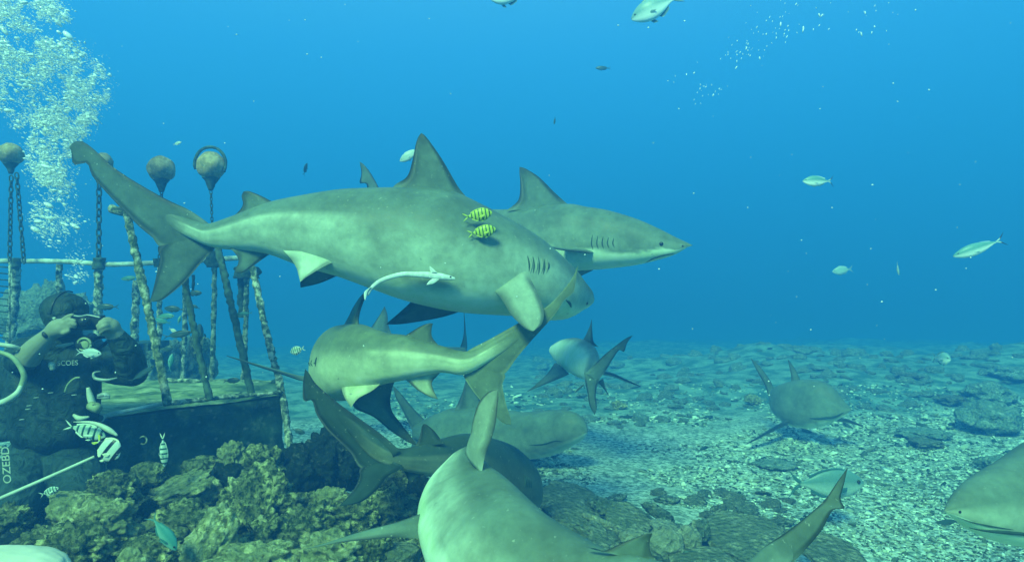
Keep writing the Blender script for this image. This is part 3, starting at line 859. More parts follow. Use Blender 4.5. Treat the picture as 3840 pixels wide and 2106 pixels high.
rock('dark flat slab rock at the far edge of the plates right of the shark', 2125, 1868, 3.75, 118, 32, M_SLAB, 0.0, 130, 4, 2, GS, 0.3, (R_(8), R_(5), 0), rough=0.16)
rock('speckled flat rock against the right flank of the foreground shark', 2150, 1945, 3.45, 95, 42, M_SLAB, 0.03, 110, 5, 7, GS, 0.3, (R_(8), R_(10), 0), rough=0.18)
rock('round disc shaped plate rock behind the small dorsal fin', 2360, 1952, 3.4, 84, 30, M_SLAB, 0.0, 130, 4, 9, GS, 0.25, (R_(10), R_(8), 0), rough=0.10)
rock('dark ridge rock behind the round disc shaped plate', 2290, 1905, 3.6, 95, 28, M_ROCK_GREY, 0.03, 60, 4, 4, GS, 0, (0, R_(14), 0))
rock('long pale stick shaped coral piece left of the disc plate', 2262, 1962, 3.3, 70, 14, M_ROCK_LIGHT, 0.03, 20, 4, 6, GS, 0, (0, R_(24), 0))
rock('rounded pitted boulder touching the small dorsal fin', 2490, 2040, 2.95, 66, 52, M_ROCK_LIGHT, 0.05, sub=5, group=GS, rough=0.14)
rock('smooth pale stone right of the rounded pitted boulder', 2582, 2022, 3.0, 46, 46, M_ROCK_LIGHT, 0.0, group=GS, rough=0.12, seed=33)
rock('small pale plate with a curled edge above the pitted boulder', 2495, 1978, 3.15, 58, 22, M_ROCK_LIGHT, 0.0, 60, 4, 3, GS, 0.2, (R_(10), R_(10), 0), rough=0.15)
rock('dark hollow rock right of the smooth pale stone', 2622, 1990, 3.15, 40, 32, M_ROCK_GREY, 0.03, group=GS)
rock('grey plate rock along the back of the foreground shark', 2245, 2018, 3.1, 85, 38, M_SLAB, 0.03, 90, 5, 12, GS, 0.3, (R_(8), R_(14), 0))
rock('thin dark wedge rock leaning out of the rubble', 2478, 1925, 3.4, 62, 20, M_ROCK_GREY, 0.0, 30, 4, 6, GS, 0, (0, R_(30), 0))
rock('broken pale piece beside the disc plate', 2385, 2010, 3.1, 55, 20, M_ROCK_LIGHT, 0.03, group=GS)
rock('broad flat slab lying left of the curled tail', 2790, 2005, 3.2, 140, 34, M_SLAB, 0.0, 180, 5, 15, GS, 0.22, (R_(7), R_(-4), 0), rough=0.12)
rock('broad flat slab lying right of the curled tail', 3110, 2066, 3.0, 110, 30, M_SLAB, 0.0, 150, 5, 16, GS, 0.22, (R_(7), R_(5), 0), rough=0.12)
rock('flat slab on the bottom edge under the pitted boulder', 2640, 2095, 2.85, 120, 24, M_SLAB, 0.0, 120, 4, 18, GS, 0.22, rough=0.14)
bpy.data.objects['rock.017'].data.materials.clear()
bpy.data.objects['rock.017'].data.materials.append(plain('smooth_pale_form', (0.62, 0.60, 0.48), 0.6, 0.2, 0.12, 9))

# plates and mounds on the seabed further out
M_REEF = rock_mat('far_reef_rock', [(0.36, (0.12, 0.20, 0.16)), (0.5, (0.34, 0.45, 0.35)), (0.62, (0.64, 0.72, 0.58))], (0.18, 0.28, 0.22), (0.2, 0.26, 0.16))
GM = 'plate corals on the seabed'
for lab, px, py, w, h, mt in (
        ('big round coral mound, largest on the seabed at the right', 3724, 1568, 92, 46, M_REEF), ('coral mound behind the largest mound at the right', 3700, 1475, 74, 34, M_REEF),
        ('pale broad plate coral left of the coral mounds', 3568, 1494, 52, 20, M_SLAB), ('small domed coral between the pale plate and the large mound', 3658, 1508, 36, 16, M_REEF),
        ('flat plate coral in the middle of the sandy patch at the right', 3465, 1655, 54, 18, M_SLAB), ('hump of rubble on the sand behind the flat plate coral', 3470, 1625, 80, 14, M_REEF),
        ('rubble mound at the right edge of the sand', 3740, 1740, 55, 24, M_REEF), ('low rubble mound left of the silver snapper', 2900, 1740, 70, 12, M_REEF),
        ('pale round stone left of the hazy facing shark', 2826, 1500, 28, 16, M_ROCK_PALE), ('pale block far behind the forked tail of the blue shark', 2320, 1520, 26, 12, M_ROCK_PALE),
        ('low wide mound far right under the open water', 3800, 1400, 70, 22, M_REEF), ('long pale plate under the fish with spread fins', 3420, 1405, 52, 9, M_SLAB)):
    t = 4.5
    for _ in range(40):
        p = at(px, py + h, t)
        t += (p.z - float(seabed_z(p.x, p.y))) * 0.8
        t = min(max(t, 2.5), 16)
    rock(lab, px, py, t, w, h, mt, 0.09, w, 4, None, GM, 0.35 if mt is M_SLAB else 0.0, rough=0.30)


def on_seabed(px, py):
    t = 4.0
    for _ in range(22):
        p = at(px, py, t)
        t += (p.z - float(seabed_z(p.x, p.y))) * 0.8
        t = min(max(t, 1.2), 22)
    return at(px, py, t)


protos = [rock_shape(3, (0.15, 0.14, (0.05, 0.09, 0.12)[k % 3]), 100 + k, 0.06, 0.34) for k in range(9)]
pm = [mesh_from('coral_plate', v, f, None, True, (M_REEF,)) for k, (v, f) in enumerate(protos)]
for k in range(330):
    px = rng.uniform(2000, 3840)
    py = 1240 + 330 * rng.random() ** 1.3 + (40 if px < 2700 else 0)
    if 3480 < px and 1440 < py < 1620 or 2780 < px < 3260 and py > 1540:
        continue
    p = on_seabed(px, py)
    r = rng.uniform(8, 30) * p.y / F / 0.15
    o = link('coral_plate', pm[k % 9], None, 'low coral lump on the far seabed, one of the many behind the sandy patch', 'coral', 'far coral lumps', None, (p.x, p.y, float(seabed_z(p.x, p.y)) + r * 0.02))
    o.scale = (r * rng.uniform(0.8, 1.3), r * rng.uniform(0.7, 1.2), r * rng.uniform(0.6, 1.1))
    o.rotation_euler = (rng.uniform(-.2, .2), rng.uniform(-.2, .2), rng.uniform(0, 6.28))

# small stones that fill the heap
fp = [rock_shape(4, (0.075, 0.07, 0.055), 200 + k, 0.13 if k % 3 else 0.06, 0.26) for k in range(10)]
fm = [mesh_from('rubble_stone', v, f, None, True, ((M_ROCK, M_ROCK_PALE, M_ROCK)[k % 3],)) for k, (v, f) in enumerate(fp)]
for k in range(240):
    px, py = rng.uniform(-60, 1650), rng.uniform(1730, 2200)
    if py < 1940 and px < 300:
        continue
    p = on_seabed(px, py)
    if p.y > 3.7 or p.y < 1.5:
        continue
    r = rng.uniform(0.45, 1.05)
    o = link('rubble_stone', fm[k % 10], None, 'coral stone filling the gaps in the heap between larger rocks', 'stone', 'small stones of the heap', None, (p.x, p.y, p.z + 0.012 * r))
    o.scale = (r, r, r)
    o.rotation_euler = tuple(rng.uniform(0, 6.28, 3))

bm_ = []
for k in range(5):
    o = fm[(k * 3 + 1) % 10].copy()
    o.materials[0] = (M_SLAB, M_ROCK_GREY)[k % 2]
    bm_.append(o)
for k in range(75):
    px, py = rng.uniform(1980, 2960), rng.uniform(1850, 2130)
    p = on_seabed(px, py)
    r = rng.uniform(0.35, 0.95)
    o = link('broken_plate', bm_[k % 5], None, 'broken coral plate lying among the flat rocks right of the foreground shark', 'coral', 'broken plates', None, (p.x, p.y, p.z + 0.012 * r))
    o.scale = (r * rng.uniform(0.8, 1.6), r, r * rng.uniform(0.3, 0.7))
    o.rotation_euler = (rng.uniform(-.35, .35), rng.uniform(-.35, .35), rng.uniform(0, 6.28))

# loose coral rubble: tens of thousands of chips in one mesh
CV, CF = ico(1)
CF = np.array(CF)


def rubble(name, n, pxr, pyr, smin, smax, seed, mat):
    r = np.random.default_rng(seed)
    px = r.uniform(pxr[0], pxr[1], n)
    py = r.uniform(pyr[0], pyr[1], n)
    t = np.full(n, 4.0)
    for _ in range(40):
        x, y, z = (px - CX) / F * t, t, CAM_Z - (py - CY) / F * t
        t = np.clip(t + (z - seabed_z(x, y)) * 0.8, 1.2, 16)
    x, y = (px - CX) / F * t, t
    z = seabed_z(x, y)
    keep = fbm(np.stack([x * 1.3, y * 1.3, x * 0], 1), 3, 77) > -0.35
    x, y, z, t = x[keep], y[keep], z[keep], t[keep]
    n = len(x)
    s = r.uniform(smin, smax, n) * t / F * np.where(r.random(n) < 0.08, 2.0, 1.0)
    base = CV[None] * (1 + 0.35 * r.normal(size=(n, len(CV), 1)))
    sc = np.stack([r.uniform(0.7, 2.2, n), r.uniform(0.5, 1.1, n), r.uniform(0.3, 0.7, n)], 1) * s[:, None]
    P = base * sc[:, None, :]
    a = r.uniform(0, 6.28, n)
    tl = r.uniform(-0.5, 0.5, n)
    ca, sa, ct, st = np.cos(a)[:, None], np.sin(a)[:, None], np.cos(tl)[:, None], np.sin(tl)[:, None]
    X, Y, Z = P[..., 0], P[..., 1], P[..., 2]
    X, Z = X * ct - Z * st, X * st + Z * ct
    X, Y = X * ca - Y * sa, X * sa + Y * ca
    P = np.stack([X + x[:, None], Y + y[:, None], Z + z[:, None] + s[:, None] * 0.15], -1).reshape(-1, 3)
    Fc = (CF[None] + (np.arange(n) * len(CV))[:, None, None]).reshape(-1, 3)
    tone = np.repeat(np.clip(r.normal(0.46, 0.30, n), 0, 1), len(CV))
    me = bpy.data.meshes.new(name)
    me.vertices.add(len(P))
    me.vertices.foreach_set('co', P.astype(np.float32).ravel())
    me.loops.add(len(Fc) * 3)
    me.loops.foreach_set('vertex_index', Fc.astype(np.int32).ravel())
    me.polygons.add(len(Fc))
    me.polygons.foreach_set('loop_start', np.arange(0, len(Fc) * 3, 3, dtype=np.int32))
    me.polygons.foreach_set('loop_total', np.full(len(Fc), 3, np.int32))
    me.update(calc_edges=True)
    at_ = me.attributes.new('tone', 'FLOAT', 'POINT')
    at_.data.foreach_set('value', tone.astype(np.float32))
    me.materials.append(mat)
    return link(name, me, kind='stuff')


m = N('coral_rubble_chips', 0.9, 0.1)
M_CHIP = m.col(m.mix(0.35, m.ramp(m.attr('tone'), [(0.0, (0.03, 0.06, 0.04)), (0.38, (0.14, 0.18, 0.11)), (0.58, (0.44, 0.52, 0.40)), (0.9, (0.80, 0.88, 0.72))]), m.ramp(m.noise(60, 4), [(0.3, 0.2), (0.7, 0.8)]), 'OVERLAY'))
rubble('coral_rubble', 20000, (1500, 4100), (1560, 2150), 2.2, 7.0, 1, M_CHIP)
rubble('coral_rubble_far', 3500, (1300, 4100), (1440, 1620), 2.0, 6.0, 2, M_CHIP)
rubble('heap_rubble', 3500, (-100, 1700), (1700, 2150), 4.0, 13.0, 3, M_ROCK)

# ------------------------------------------------------------------ platform, fence, leaning pipes, buoys
M_PIPE = N('encrusted_steel', 0.7, 0.2)
m = M_PIPE
k1, k2 = m.noise(30, 5, 0.7), m.noise(120, 4, 0.7)
c = m.ramp(k1, [(0.40, (0.03, 0.06, 0.045)), (0.5, (0.16, 0.20, 0.14)), (0.58, (0.55, 0.58, 0.46))])
m.bump(m.math('ADD', k1, k2), 0.8, 0.006)
M_PIPE = m.col(c)
M_PIPE_PALE = N('barnacled_steel_pale', 0.7, 0.2)
m = M_PIPE_PALE
k1, k2 = m.noise(26, 5, 0.7), m.noise(120, 4, 0.7)
c = m.ramp(k1, [(0.40, (0.03, 0.06, 0.04)), (0.50, (0.17, 0.21, 0.13)), (0.62, (0.56, 0.57, 0.42))])
m.bump(m.math('ADD', k1, k2), 0.8, 0.006)
M_PIPE_PALE = m.col(c)
M_PIPE_DARK = plain('dark_fouled_steel', (0.05, 0.09, 0.07), 0.8, 0.15, 0.7, 35)
M_RAIL = plain('pale_rail_steel', (0.46, 0.52, 0.46), 0.6, 0.3, 0.45, 18)
M_WALL = N('fouled_platform_wall', 0.92, 0.08)
m = M_WALL
k1, k2 = m.noise(12, 5, 0.7), m.voro(14)
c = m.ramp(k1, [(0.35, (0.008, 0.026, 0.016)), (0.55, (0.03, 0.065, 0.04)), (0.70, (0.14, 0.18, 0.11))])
c = m.mix(m.ramp(k2, [(0.10, 0.35), (0.16, 0.0)]), c, (0.30, 0.30, 0.24))
m.bump(k1, 0.8, 0.02)
M_WALL = m.col(c)
M_DECK = N('weathered_deck', 0.85, 0.12)
m = M_DECK
k1, k2 = m.noise(7, 5, 0.65, dist=0.6), m.noise(40, 5, 0.7)
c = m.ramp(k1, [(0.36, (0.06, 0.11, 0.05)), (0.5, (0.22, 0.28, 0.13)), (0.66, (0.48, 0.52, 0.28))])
c = m.mix(m.ramp(k2, [(0.5, 0.0), (0.68, 0.5)]), c, (0.12, 0.16, 0.10))
m.bump(m.math('ADD', k1, m.math('MULTIPLY', k2, 0.5)), 0.8, 0.02)
M_DECK = m.col(c)

ZT = 0.765
A0, B0, C0, D0 = np.array([-1.935, 3.10]), np.array([-1.277, 3.70]), np.array([-1.50, 4.30]), np.array([-2.75, 4.35])
plat = thing('platform', 'fouled low platform with a pale weathered top and dark wall, beside the diver', 'platform', (-1.8, 3.7, 0.0))


def grid_quad(p00, p10, p11, p01, nu, nv, amp, seed, freq=6.0, axis=2):
    u, v = np.meshgrid(np.linspace(0, 1, nu), np.linspace(0, 1, nv), indexing='ij')
    u, v = u[..., None], v[..., None]
    P = (p00 * (1 - u) * (1 - v) + p10 * u * (1 - v) + p11 * u * v + p01 * (1 - u) * v).reshape(-1, 3)
    nrm = np.cross(p10 - p00, p01 - p00)
    nrm = nrm / np.linalg.norm(nrm)
    P = P + nrm * (amp * fbm(P * freq, 4, seed))[:, None]
    I = np.arange(nu * nv).reshape(nu, nv)
    return P, np.stack([I[:-1, :-1], I[1:, :-1], I[1:, 1:], I[:-1, 1:]], -1).reshape(-1, 4).tolist()


def v3(p, z):
    return np.array([p[0], p[1], z])


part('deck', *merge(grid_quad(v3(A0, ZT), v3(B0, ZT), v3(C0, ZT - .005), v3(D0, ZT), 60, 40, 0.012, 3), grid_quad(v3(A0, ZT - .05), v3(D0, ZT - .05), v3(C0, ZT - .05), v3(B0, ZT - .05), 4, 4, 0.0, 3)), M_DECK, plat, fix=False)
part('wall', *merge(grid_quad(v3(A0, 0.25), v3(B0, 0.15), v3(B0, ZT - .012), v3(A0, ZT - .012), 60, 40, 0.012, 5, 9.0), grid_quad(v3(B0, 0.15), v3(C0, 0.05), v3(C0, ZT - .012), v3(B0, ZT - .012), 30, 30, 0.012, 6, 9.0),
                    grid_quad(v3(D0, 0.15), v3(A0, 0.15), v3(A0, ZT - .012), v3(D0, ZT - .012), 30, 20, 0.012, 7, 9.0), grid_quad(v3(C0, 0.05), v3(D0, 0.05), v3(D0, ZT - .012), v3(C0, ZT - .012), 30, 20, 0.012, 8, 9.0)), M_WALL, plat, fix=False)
part('edge_pipe', *tube([at(366, 1566, 3.03), at(470, 1541, 3.11), at(625, 1510, 3.24)], [0.012, 0.010, 0.009], 12, 40, 0.12, 2), M_RAIL, plat)
part('edge_pipe', *tube([at(620, 1512, 3.24), at(850, 1488, 3.45), at(1060, 1470, 3.66)], [0.011, 0.012, 0.012], 10, 50, 0.5, 3), M_PIPE, plat)
part('pipe_end', *tube([at(369, 1567, 3.045), at(375, 1566, 3.02)], [0.021, 0.021], 16), M_RAIL, plat)
part('pipe_bore', *tube([at(372, 1566.5, 3.02), at(375.5, 1566, 3.0)], [0.014, 0.014], 16), M_GILL, plat)
part('back_rail', *tube([at(600, 1424, 4.25), at(820, 1432, 4.25), at(1038, 1440, 4.25)], 0.013, 8, 40, 0.5, 4), M_PIPE_PALE, plat)
part('corner_bracket', *merge(ball(at(1032, 1438, 4.18), 0.03, 3, (1, .8, 1)), ball(at(1026, 1455, 4.15), 0.02, 2)), M_PIPE_DARK, plat)
part('corner_rail', *tube([at(1040, 1445, 4.2), at(920, 1472, 3.9), at(900, 1480, 3.8)], 0.011, 8, 20, 0.4, 5), M_PIPE_DARK, plat)
part('barnacle_ring', *merge(*[tube([at(537 + 14 * math.cos(a), 1650 + 15 * math.sin(a), 3.13) for a in np.linspace(-2.6, 2.2, 14)], 0.004, 6)]), M_PIPE_PALE, plat)
part('barnacle_ring', *merge(*[tube([at(545 + 9 * math.cos(a), 1745 + 14 * math.sin(a), 3.12) for a in np.linspace(0, 6.28, 14)], 0.003, 6)]), M_PIPE, plat)
part('standpipe', *tube([at(382, 1715, 3.0), at(380, 1760, 3.0), at(384, 1800, 3.0)], 0.022, 10, 30, 0.4, 6), M_PIPE_PALE, plat)

fence = thing('steel_fence', 'fouled steel fence with a pale horizontal rail and upright posts behind the diver', 'fence', (-2.6, 4.55, 0.0))
part('top_rail', *tube([at(-120, 978, 4.5), at(230, 980, 4.5), at(400, 991, 4.5), at(590, 985, 4.5), at(760, 976, 4.5), at(895, 967, 4.5)], 0.017, 10, 60, 0.12, 9), M_RAIL, fence)
for x0, y0, x1, y1, d, r, mt in ((60, 985, 38, 1300, 4.5, 0.030, M_PIPE), (222, 990, 214, 1260, 4.6, 0.020, M_PIPE), (372, 985, 362, 1320, 4.55, 0.027, M_PIPE), (512, 1050, 502, 1300, 4.7, 0.026, M_PIPE),
                                (600, 1000, 596, 1300, 4.8, 0.018, M_PIPE), (697, 1030, 686, 1440, 4.7, 0.018, M_PIPE), (806, 945, 794, 1445, 4.48, 0.017, M_PIPE_PALE),
                                (904, 1010, 905, 1190, 4.5, 0.024, M_PIPE_DARK), (926, 1020, 912, 1470, 4.48, 0.017, M_PIPE_PALE), (725, 1030, 722, 1110, 4.7, 0.010, M_PIPE_DARK)):
    part('post', *tube([at(x0, y0, d), at((x0 + x1) / 2 + 1, (y0 + y1) / 2, d), at(x1, y1, d)], r, 10, 46, 0.35, int(x0)), mt, fence)
for x, y, w_, h_ in ((60, 985, 16, 18), (372, 988, 20, 22), (590, 985, 14, 16), (800, 972, 26, 30), (925, 1022, 44, 22)):
    part('clamp', *tube([at(x, y - h_, 4.48), at(x, y + h_, 4.48)], [w_ * 4.48 / F, w_ * 4.48 / F], 12, 10, 0.3, int(x)), M_PIPE_DARK, fence)
part('low_ledge', *box(at(545, 1294, 4.9), (0.20, 0.3, 0.05)), M_PIPE_DARK, fence, smooth=False)

mesh_p = thing('mesh_panel', 'weathered wire mesh panel cut by the left edge of the frame behind the diver', 'mesh panel', tuple(at(5, 1280, 4.2)))
for k in range(13):
    y = 1000 + 24 * k
    part('bar', *tube([at(-60, y - 3, 4.25), at(10, y, 4.25), at(38, y + 3, 4.25)], 0.0045, 6), M_PIPE_DARK, mesh_p)
for x in (-50, -8, 36):
    part('upright', *tube([at(x, 980, 4.25), at(x, 1310, 4.25)], 0.006, 6), M_PIPE, mesh_p)

GP = 'pipes leaning against the platform'
for lab, pts, r, mt, rg in (
        ('pale barnacled pipe leaning nearest the diver, with an open stub at its top', [(475, 800, 3.35), (540, 1085, 3.27), (590, 1320, 3.2), (630, 1520, 3.16)], 0.019, M_PIPE_PALE, 0.30),
        ('dark pipe leaning on the platform under the lower tail lobe of the large shark', [(688, 1030, 3.5), (735, 1270, 3.42), (788, 1500, 3.36)], 0.017, M_PIPE_DARK, 0.25),
        ('dark pipe leaning from the rail junction to the right half of the platform', [(818, 930, 3.75), (880, 1200, 3.66), (945, 1480, 3.58)], 0.019, M_PIPE_DARK, 0.25),
        ('long encrusted pipe reaching past the platform corner down to the rocks', [(945, 1000, 3.95), (1000, 1250, 3.8), (1056, 1470, 3.68), (1092, 1705, 3.56)], 0.018, M_PIPE, 0.40)):
    V, Fc = tube([at(*p) for p in pts], r, 12, 90, rg, int(pts[0][0]), freq=60)
    o = solo('leaning_pipe', V, Fc, mt, lab, 'pipe', GP)
    if pts[0][0] == 475:
        OFF[o.name] = Vector(o.location)
        part('open_stub', *tube([at(418, 782, 3.38), at(480, 800, 3.35)], 0.021, 12, 12, 0.15, 3), M_PIPE_PALE, o)
        part('stub_bore', *tube([at(414, 781, 3.38), at(420, 782.5, 3.38)], 0.015, 12), M_GILL, o)

M_FLOAT = N('rusty_float', 0.75, 0.2)
m = M_FLOAT
k1, k2 = m.noise(16, 5, 0.7), m.noise(60, 4, 0.7)
c = m.ramp(k1, [(0.35, (0.16, 0.16, 0.10)), (0.5, (0.36, 0.28, 0.14)), (0.66, (0.52, 0.42, 0.24))])
c = m.mix(m.ramp(k2, [(0.6, 0.0), (0.7, 0.7)]), c, (0.75, 0.72, 0.6))
m.bump(k2, 0.5, 0.005)
M_FLOAT = m.col(c)
M_LINE = plain('fouled_chain', (0.055, 0.10, 0.09), 0.8, 0.15, 0.6, 40)
lk = []
for a in np.linspace(0, 2 * math.pi, 12, endpoint=False):
    x, z = math.cos(a), math.sin(a)
    lk.append((0.55 * x, 0, 0.62 * z + 0.38 * np.sign(z)))
lkV, lkF = tube(lk + [lk[0]], 0.22, 6, 26, 0.2, 4, caps=False, freq=3)
LINK = mesh_from('chain_link', lkV, lkF, None, True, (M_LINE,))


def chain(parent, p0, p1, r):
    L = (p1 - p0).length
    n = max(3, int(L / (r * 1.65)))
    dr = (p1 - p0).normalized()
    q = Vector((0, 0, 1)).rotation_difference(-dr if dr.z < 0 else dr)
    for i in range(n):
        o = link('chain_link', LINK, parent, loc=p0 + (p1 - p0) * ((i + .5) / n) - OFF[parent.name])
        o.scale = (r, r * 1.1, r * 1.05)
        o.rotation_mode = 'QUATERNION'
        o.rotation_quaternion = q @ Matrix.Rotation((i % 2) * 1.57 + rng.uniform(-.3, .3), 3, 'Z').to_quaternion()


def buoy(label, px, py, rp, d, chains, handle=False):
    c = at(px, py, d)
    r = rp * d / F
    t = thing('buoy', label, 'buoy', tuple(c), 'rusty floats tethered to the fence')
    V, Fc = ball((0, 0, 0), r, 4)
    V = V * (1 + 0.06 * fbm(V / r * 2.2, 4, int(px)))[:, None]
    V[:, 2] *= 1.0
    part('float', V + np.array(c), Fc, M_FLOAT, t)
    part('neck', *tube([c - Vector((0, 0, r * 0.82)), c - Vector((0, 0, r * 1.25)), c - Vector((0, 0, r * 1.75))], [r * 0.62, r * 0.34, r * 0.16], 14, 12, 0.12, 3), M_LINE, t)
    if handle:
        P = [c + Vector((r * 1.12 * math.cos(a), -0.01, r * 1.22 * math.sin(a) + r * 0.12)) for a in np.linspace(-0.5, math.pi + 0.3, 22)]
        part('handle', *tube(P, r * 0.11, 8, 40, 0.2, 4), M_LINE, t)
    for (x0, y0, x1, y1, rr) in chains:
        chain(t, at(x0, y0, d), at(x1, y1, d), rr)
    return t


buoy('rusty float left of the bubbles, on two chains', 40, 578, 42, 4.4, [(42, 660, 36, 985, 0.021), (62, 650, 90, 985, 0.021)])
buoy('rusty float half hidden behind the tail fin of the large shark', 386, 608, 34, 4.5, [(372, 660, 370, 985, 0.026)])
buoy('rusty float with a bare top, between the tail fin and the handled float', 605, 634, 49, 4.4, [(606, 715, 598, 985, 0.016)])
buoy('rusty float with a dark carrying handle over its top', 791, 622, 52, 4.35, [(791, 715, 800, 965, 0.013)], True)

M_HAZEROCK = rock_mat('reef_rock_haze_tint', [(0.34, (0.20, 0.30, 0.25)), (0.5, (0.30, 0.40, 0.32)), (0.66, (0.42, 0.50, 0.40))], (0.20, 0.30, 0.25), (0.26, 0.34, 0.26))  # reef rock colours lightened towards the water, so haze is painted in
GH = 'reef rocks behind the fence'
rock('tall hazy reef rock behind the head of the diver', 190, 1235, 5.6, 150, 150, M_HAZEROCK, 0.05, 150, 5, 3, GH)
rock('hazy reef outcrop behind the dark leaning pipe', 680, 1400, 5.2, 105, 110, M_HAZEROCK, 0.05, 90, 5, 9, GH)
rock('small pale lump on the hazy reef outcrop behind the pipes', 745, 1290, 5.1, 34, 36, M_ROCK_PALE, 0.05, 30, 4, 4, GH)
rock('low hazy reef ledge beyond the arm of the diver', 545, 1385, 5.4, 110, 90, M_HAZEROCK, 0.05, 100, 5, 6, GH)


# ------------------------------------------------------------------ the diver
m = N('black_neoprene', 0.7, 0.2)
k1, k2 = m.noise(13, 4, 0.55, dist=1.6), m.noise(60, 4)
m.bump(m.math('ADD', k1, m.math('MULTIPLY', k2, 0.2)), 1.0, 0.03)
M_NEO = m.col(m.ramp(k1, [(0.35, (0.014, 0.034, 0.030)), (0.68, (0.045, 0.085, 0.072))]))
m = N('black_nylon', 0.6, 0.25)
k1 = m.noise(18, 5, 0.6, dist=1.0)
m.bump(k1, 1.0, 0.025)
M_BCD = m.col(m.ramp(k1, [(0.35, (0.010, 0.026, 0.024)), (0.7, (0.035, 0.07, 0.06))]))
M_SKIN = plain('skin', (0.27, 0.28, 0.19), 0.6, 0.25, 0.08, 30)
M_PALE = plain('pale_rubber', (0.50, 0.55, 0.43), 0.5, 0.3, 0.15, 30)
M_HOSE = plain('yellowed_hose', (0.30, 0.36, 0.20), 0.5, 0.3, 0.2, 30)
M_METAL = plain('worn_metal', (0.30, 0.36, 0.32), 0.35, 0.5, 0.2, 30)
M_BLACK = plain('black_plastic', (0.02, 0.03, 0.03), 0.35, 0.4, 0.2, 30)

diver = thing('person', 'diver in a black wetsuit kneeling beside the platform, holding a small camera to the face', 'person', (-2.1, 3.0, 0.35))


def capsules(defs):
    ms = []
    for P, R in defs:
        pts = [at(*p) for p in P]
        ms.append(tube(pts, [r for r in R], 16, max(2, 8 * (len(pts) - 1))))
        ms.append(ball(pts[0], R[0] * 0.995, 3))
        ms.append(ball(pts[-1], R[-1] * 0.995, 3))
    return merge(*ms)


def remeshed(V, Fc, voxel, smooth=4):
    me = mesh_from('tmp', V, Fc)
    o = bpy.data.objects.new('tmp', me)
    C.objects.link(o)
    r = o.modifiers.new('r', 'REMESH')
    r.mode = 'VOXEL'
    r.voxel_size = voxel
    s = o.modifiers.new('s', 'SMOOTH')
    s.factor = 0.5
    s.iterations = smooth
    dg = bpy.context.evaluated_depsgraph_get()
    ev = o.evaluated_get(dg)
    m2 = ev.to_mesh()
    n = len(m2.vertices)
    co = np.empty(n * 3)
    m2.vertices.foreach_get('co', co)
    Fo = [tuple(p.vertices) for p in m2.polygons]
    ev.to_mesh_clear()
    bpy.data.objects.remove(o)
    return co.reshape(-1, 3), Fo


def finger(P, r):
    return (P, [r * (1 - 0.25 * i / (len(P) - 1)) for i in range(len(P))])


DD = 2.78
body_defs = [
    ([(243, 1168, 2.97), (246, 1195, 2.95), (250, 1225, 2.93)], [0.088, 0.085, 0.062]),             # head
    ([(248, 1222, 2.97), (240, 1310, 3.02)], [0.062, 0.075]),                                         # neck
    ([(225, 1340, 3.05), (200, 1430, 3.05), (185, 1570, 3.05), (180, 1700, 3.05)], [0.12, 0.145, 0.135, 0.145]),
    ([(110, 1330, 3.08), (225, 1330, 3.06), (340, 1335, 3.08)], [0.085, 0.12, 0.085]),                # shoulders
    ([(95, 1320, 3.05), (70, 1345, 2.92), (100, 1345, 2.80)], [0.07, 0.062, 0.052]),                  # upper arm, bare forearm
    ([(100, 1345, 2.80), (135, 1305, 2.79), (185, 1256, 2.78)], [0.050, 0.045, 0.032]),
    ([(345, 1335, 3.08), (430, 1380, 3.0), (498, 1395, 2.92)], [0.08, 0.07, 0.062]),                  # other arm
    ([(498, 1395, 2.92), (478, 1325, 2.86), (430, 1252, 2.80)], [0.062, 0.058, 0.036]),
    ([(130, 1720, 3.05), (90, 1800, 2.9), (75, 1880, 2.78)], [0.12, 0.11, 0.085]),                    # thighs, shins
    ([(250, 1720, 3.05), (290, 1790, 2.92), (300, 1860, 2.82)], [0.12, 0.11, 0.085]),
    ([(75, 1880, 2.78), (90, 1930, 3.1)], [0.08, 0.06]), ([(300, 1860, 2.82), (290, 1920, 3.15)], [0.08, 0.06]),
    # hand on the left: palm, four fingers over the camera's top and back, thumb below
    ([(190, 1248, 2.78), (215, 1228, 2.775), (240, 1218, 2.77)], [0.030, 0.036, 0.030]),
    ([(205, 1238, 2.775), (232, 1232, 2.765)], [0.034, 0.030]),
    finger([(232, 1204, 2.765), (252, 1188, 2.755), (272, 1180, 2.75)], 0.0105),
    finger([(244, 1212, 2.755), (264, 1200, 2.735), (280, 1203, 2.73)], 0.0105),
    finger([(246, 1222, 2.755), (268, 1213, 2.73), (284, 1217, 2.73)], 0.0100),
    finger([(242, 1232, 2.755), (265, 1224, 2.735), (282, 1226, 2.735)], 0.0090),
    finger([(222, 1240, 2.765), (240, 1248, 2.745), (258, 1240, 2.735)], 0.0110),
    # hand on the right
    ([(426, 1248, 2.80), (416, 1226, 2.785), (402, 1214, 2.775)], [0.032, 0.036, 0.030]),
    finger([(412, 1202, 2.775), (392, 1199, 2.755), (374, 1208, 2.745)], 0.0100),
    finger([(412, 1210, 2.765), (388, 1210, 2.74), (366, 1222, 2.735)], 0.0105),
    finger([(415, 1222, 2.765), (392, 1222, 2.735), (370, 1234, 2.735)], 0.0100),
    finger([(420, 1234, 2.765), (398, 1234, 2.74), (376, 1248, 2.74)], 0.0090),
    finger([(420, 1242, 2.785), (398, 1252, 2.765), (380, 1254, 2.75)], 0.0105),
]
V, Fc = remeshed(*capsules(body_defs), 0.0045, 3)
base = np.array(diver.location)
me = mesh_from('body', V - base, Fc, None, True, (M_NEO, M_SKIN))


def near_seg(P, a, b, r):
    a, b = np.array(at(*a)), np.array(at(*b))
    t = np.clip(((P - a) @ (b - a)) / np.dot(b - a, b - a), 0, 1)
    return np.linalg.norm(P - (a + t[:, None] * (b - a)), axis=1) < r


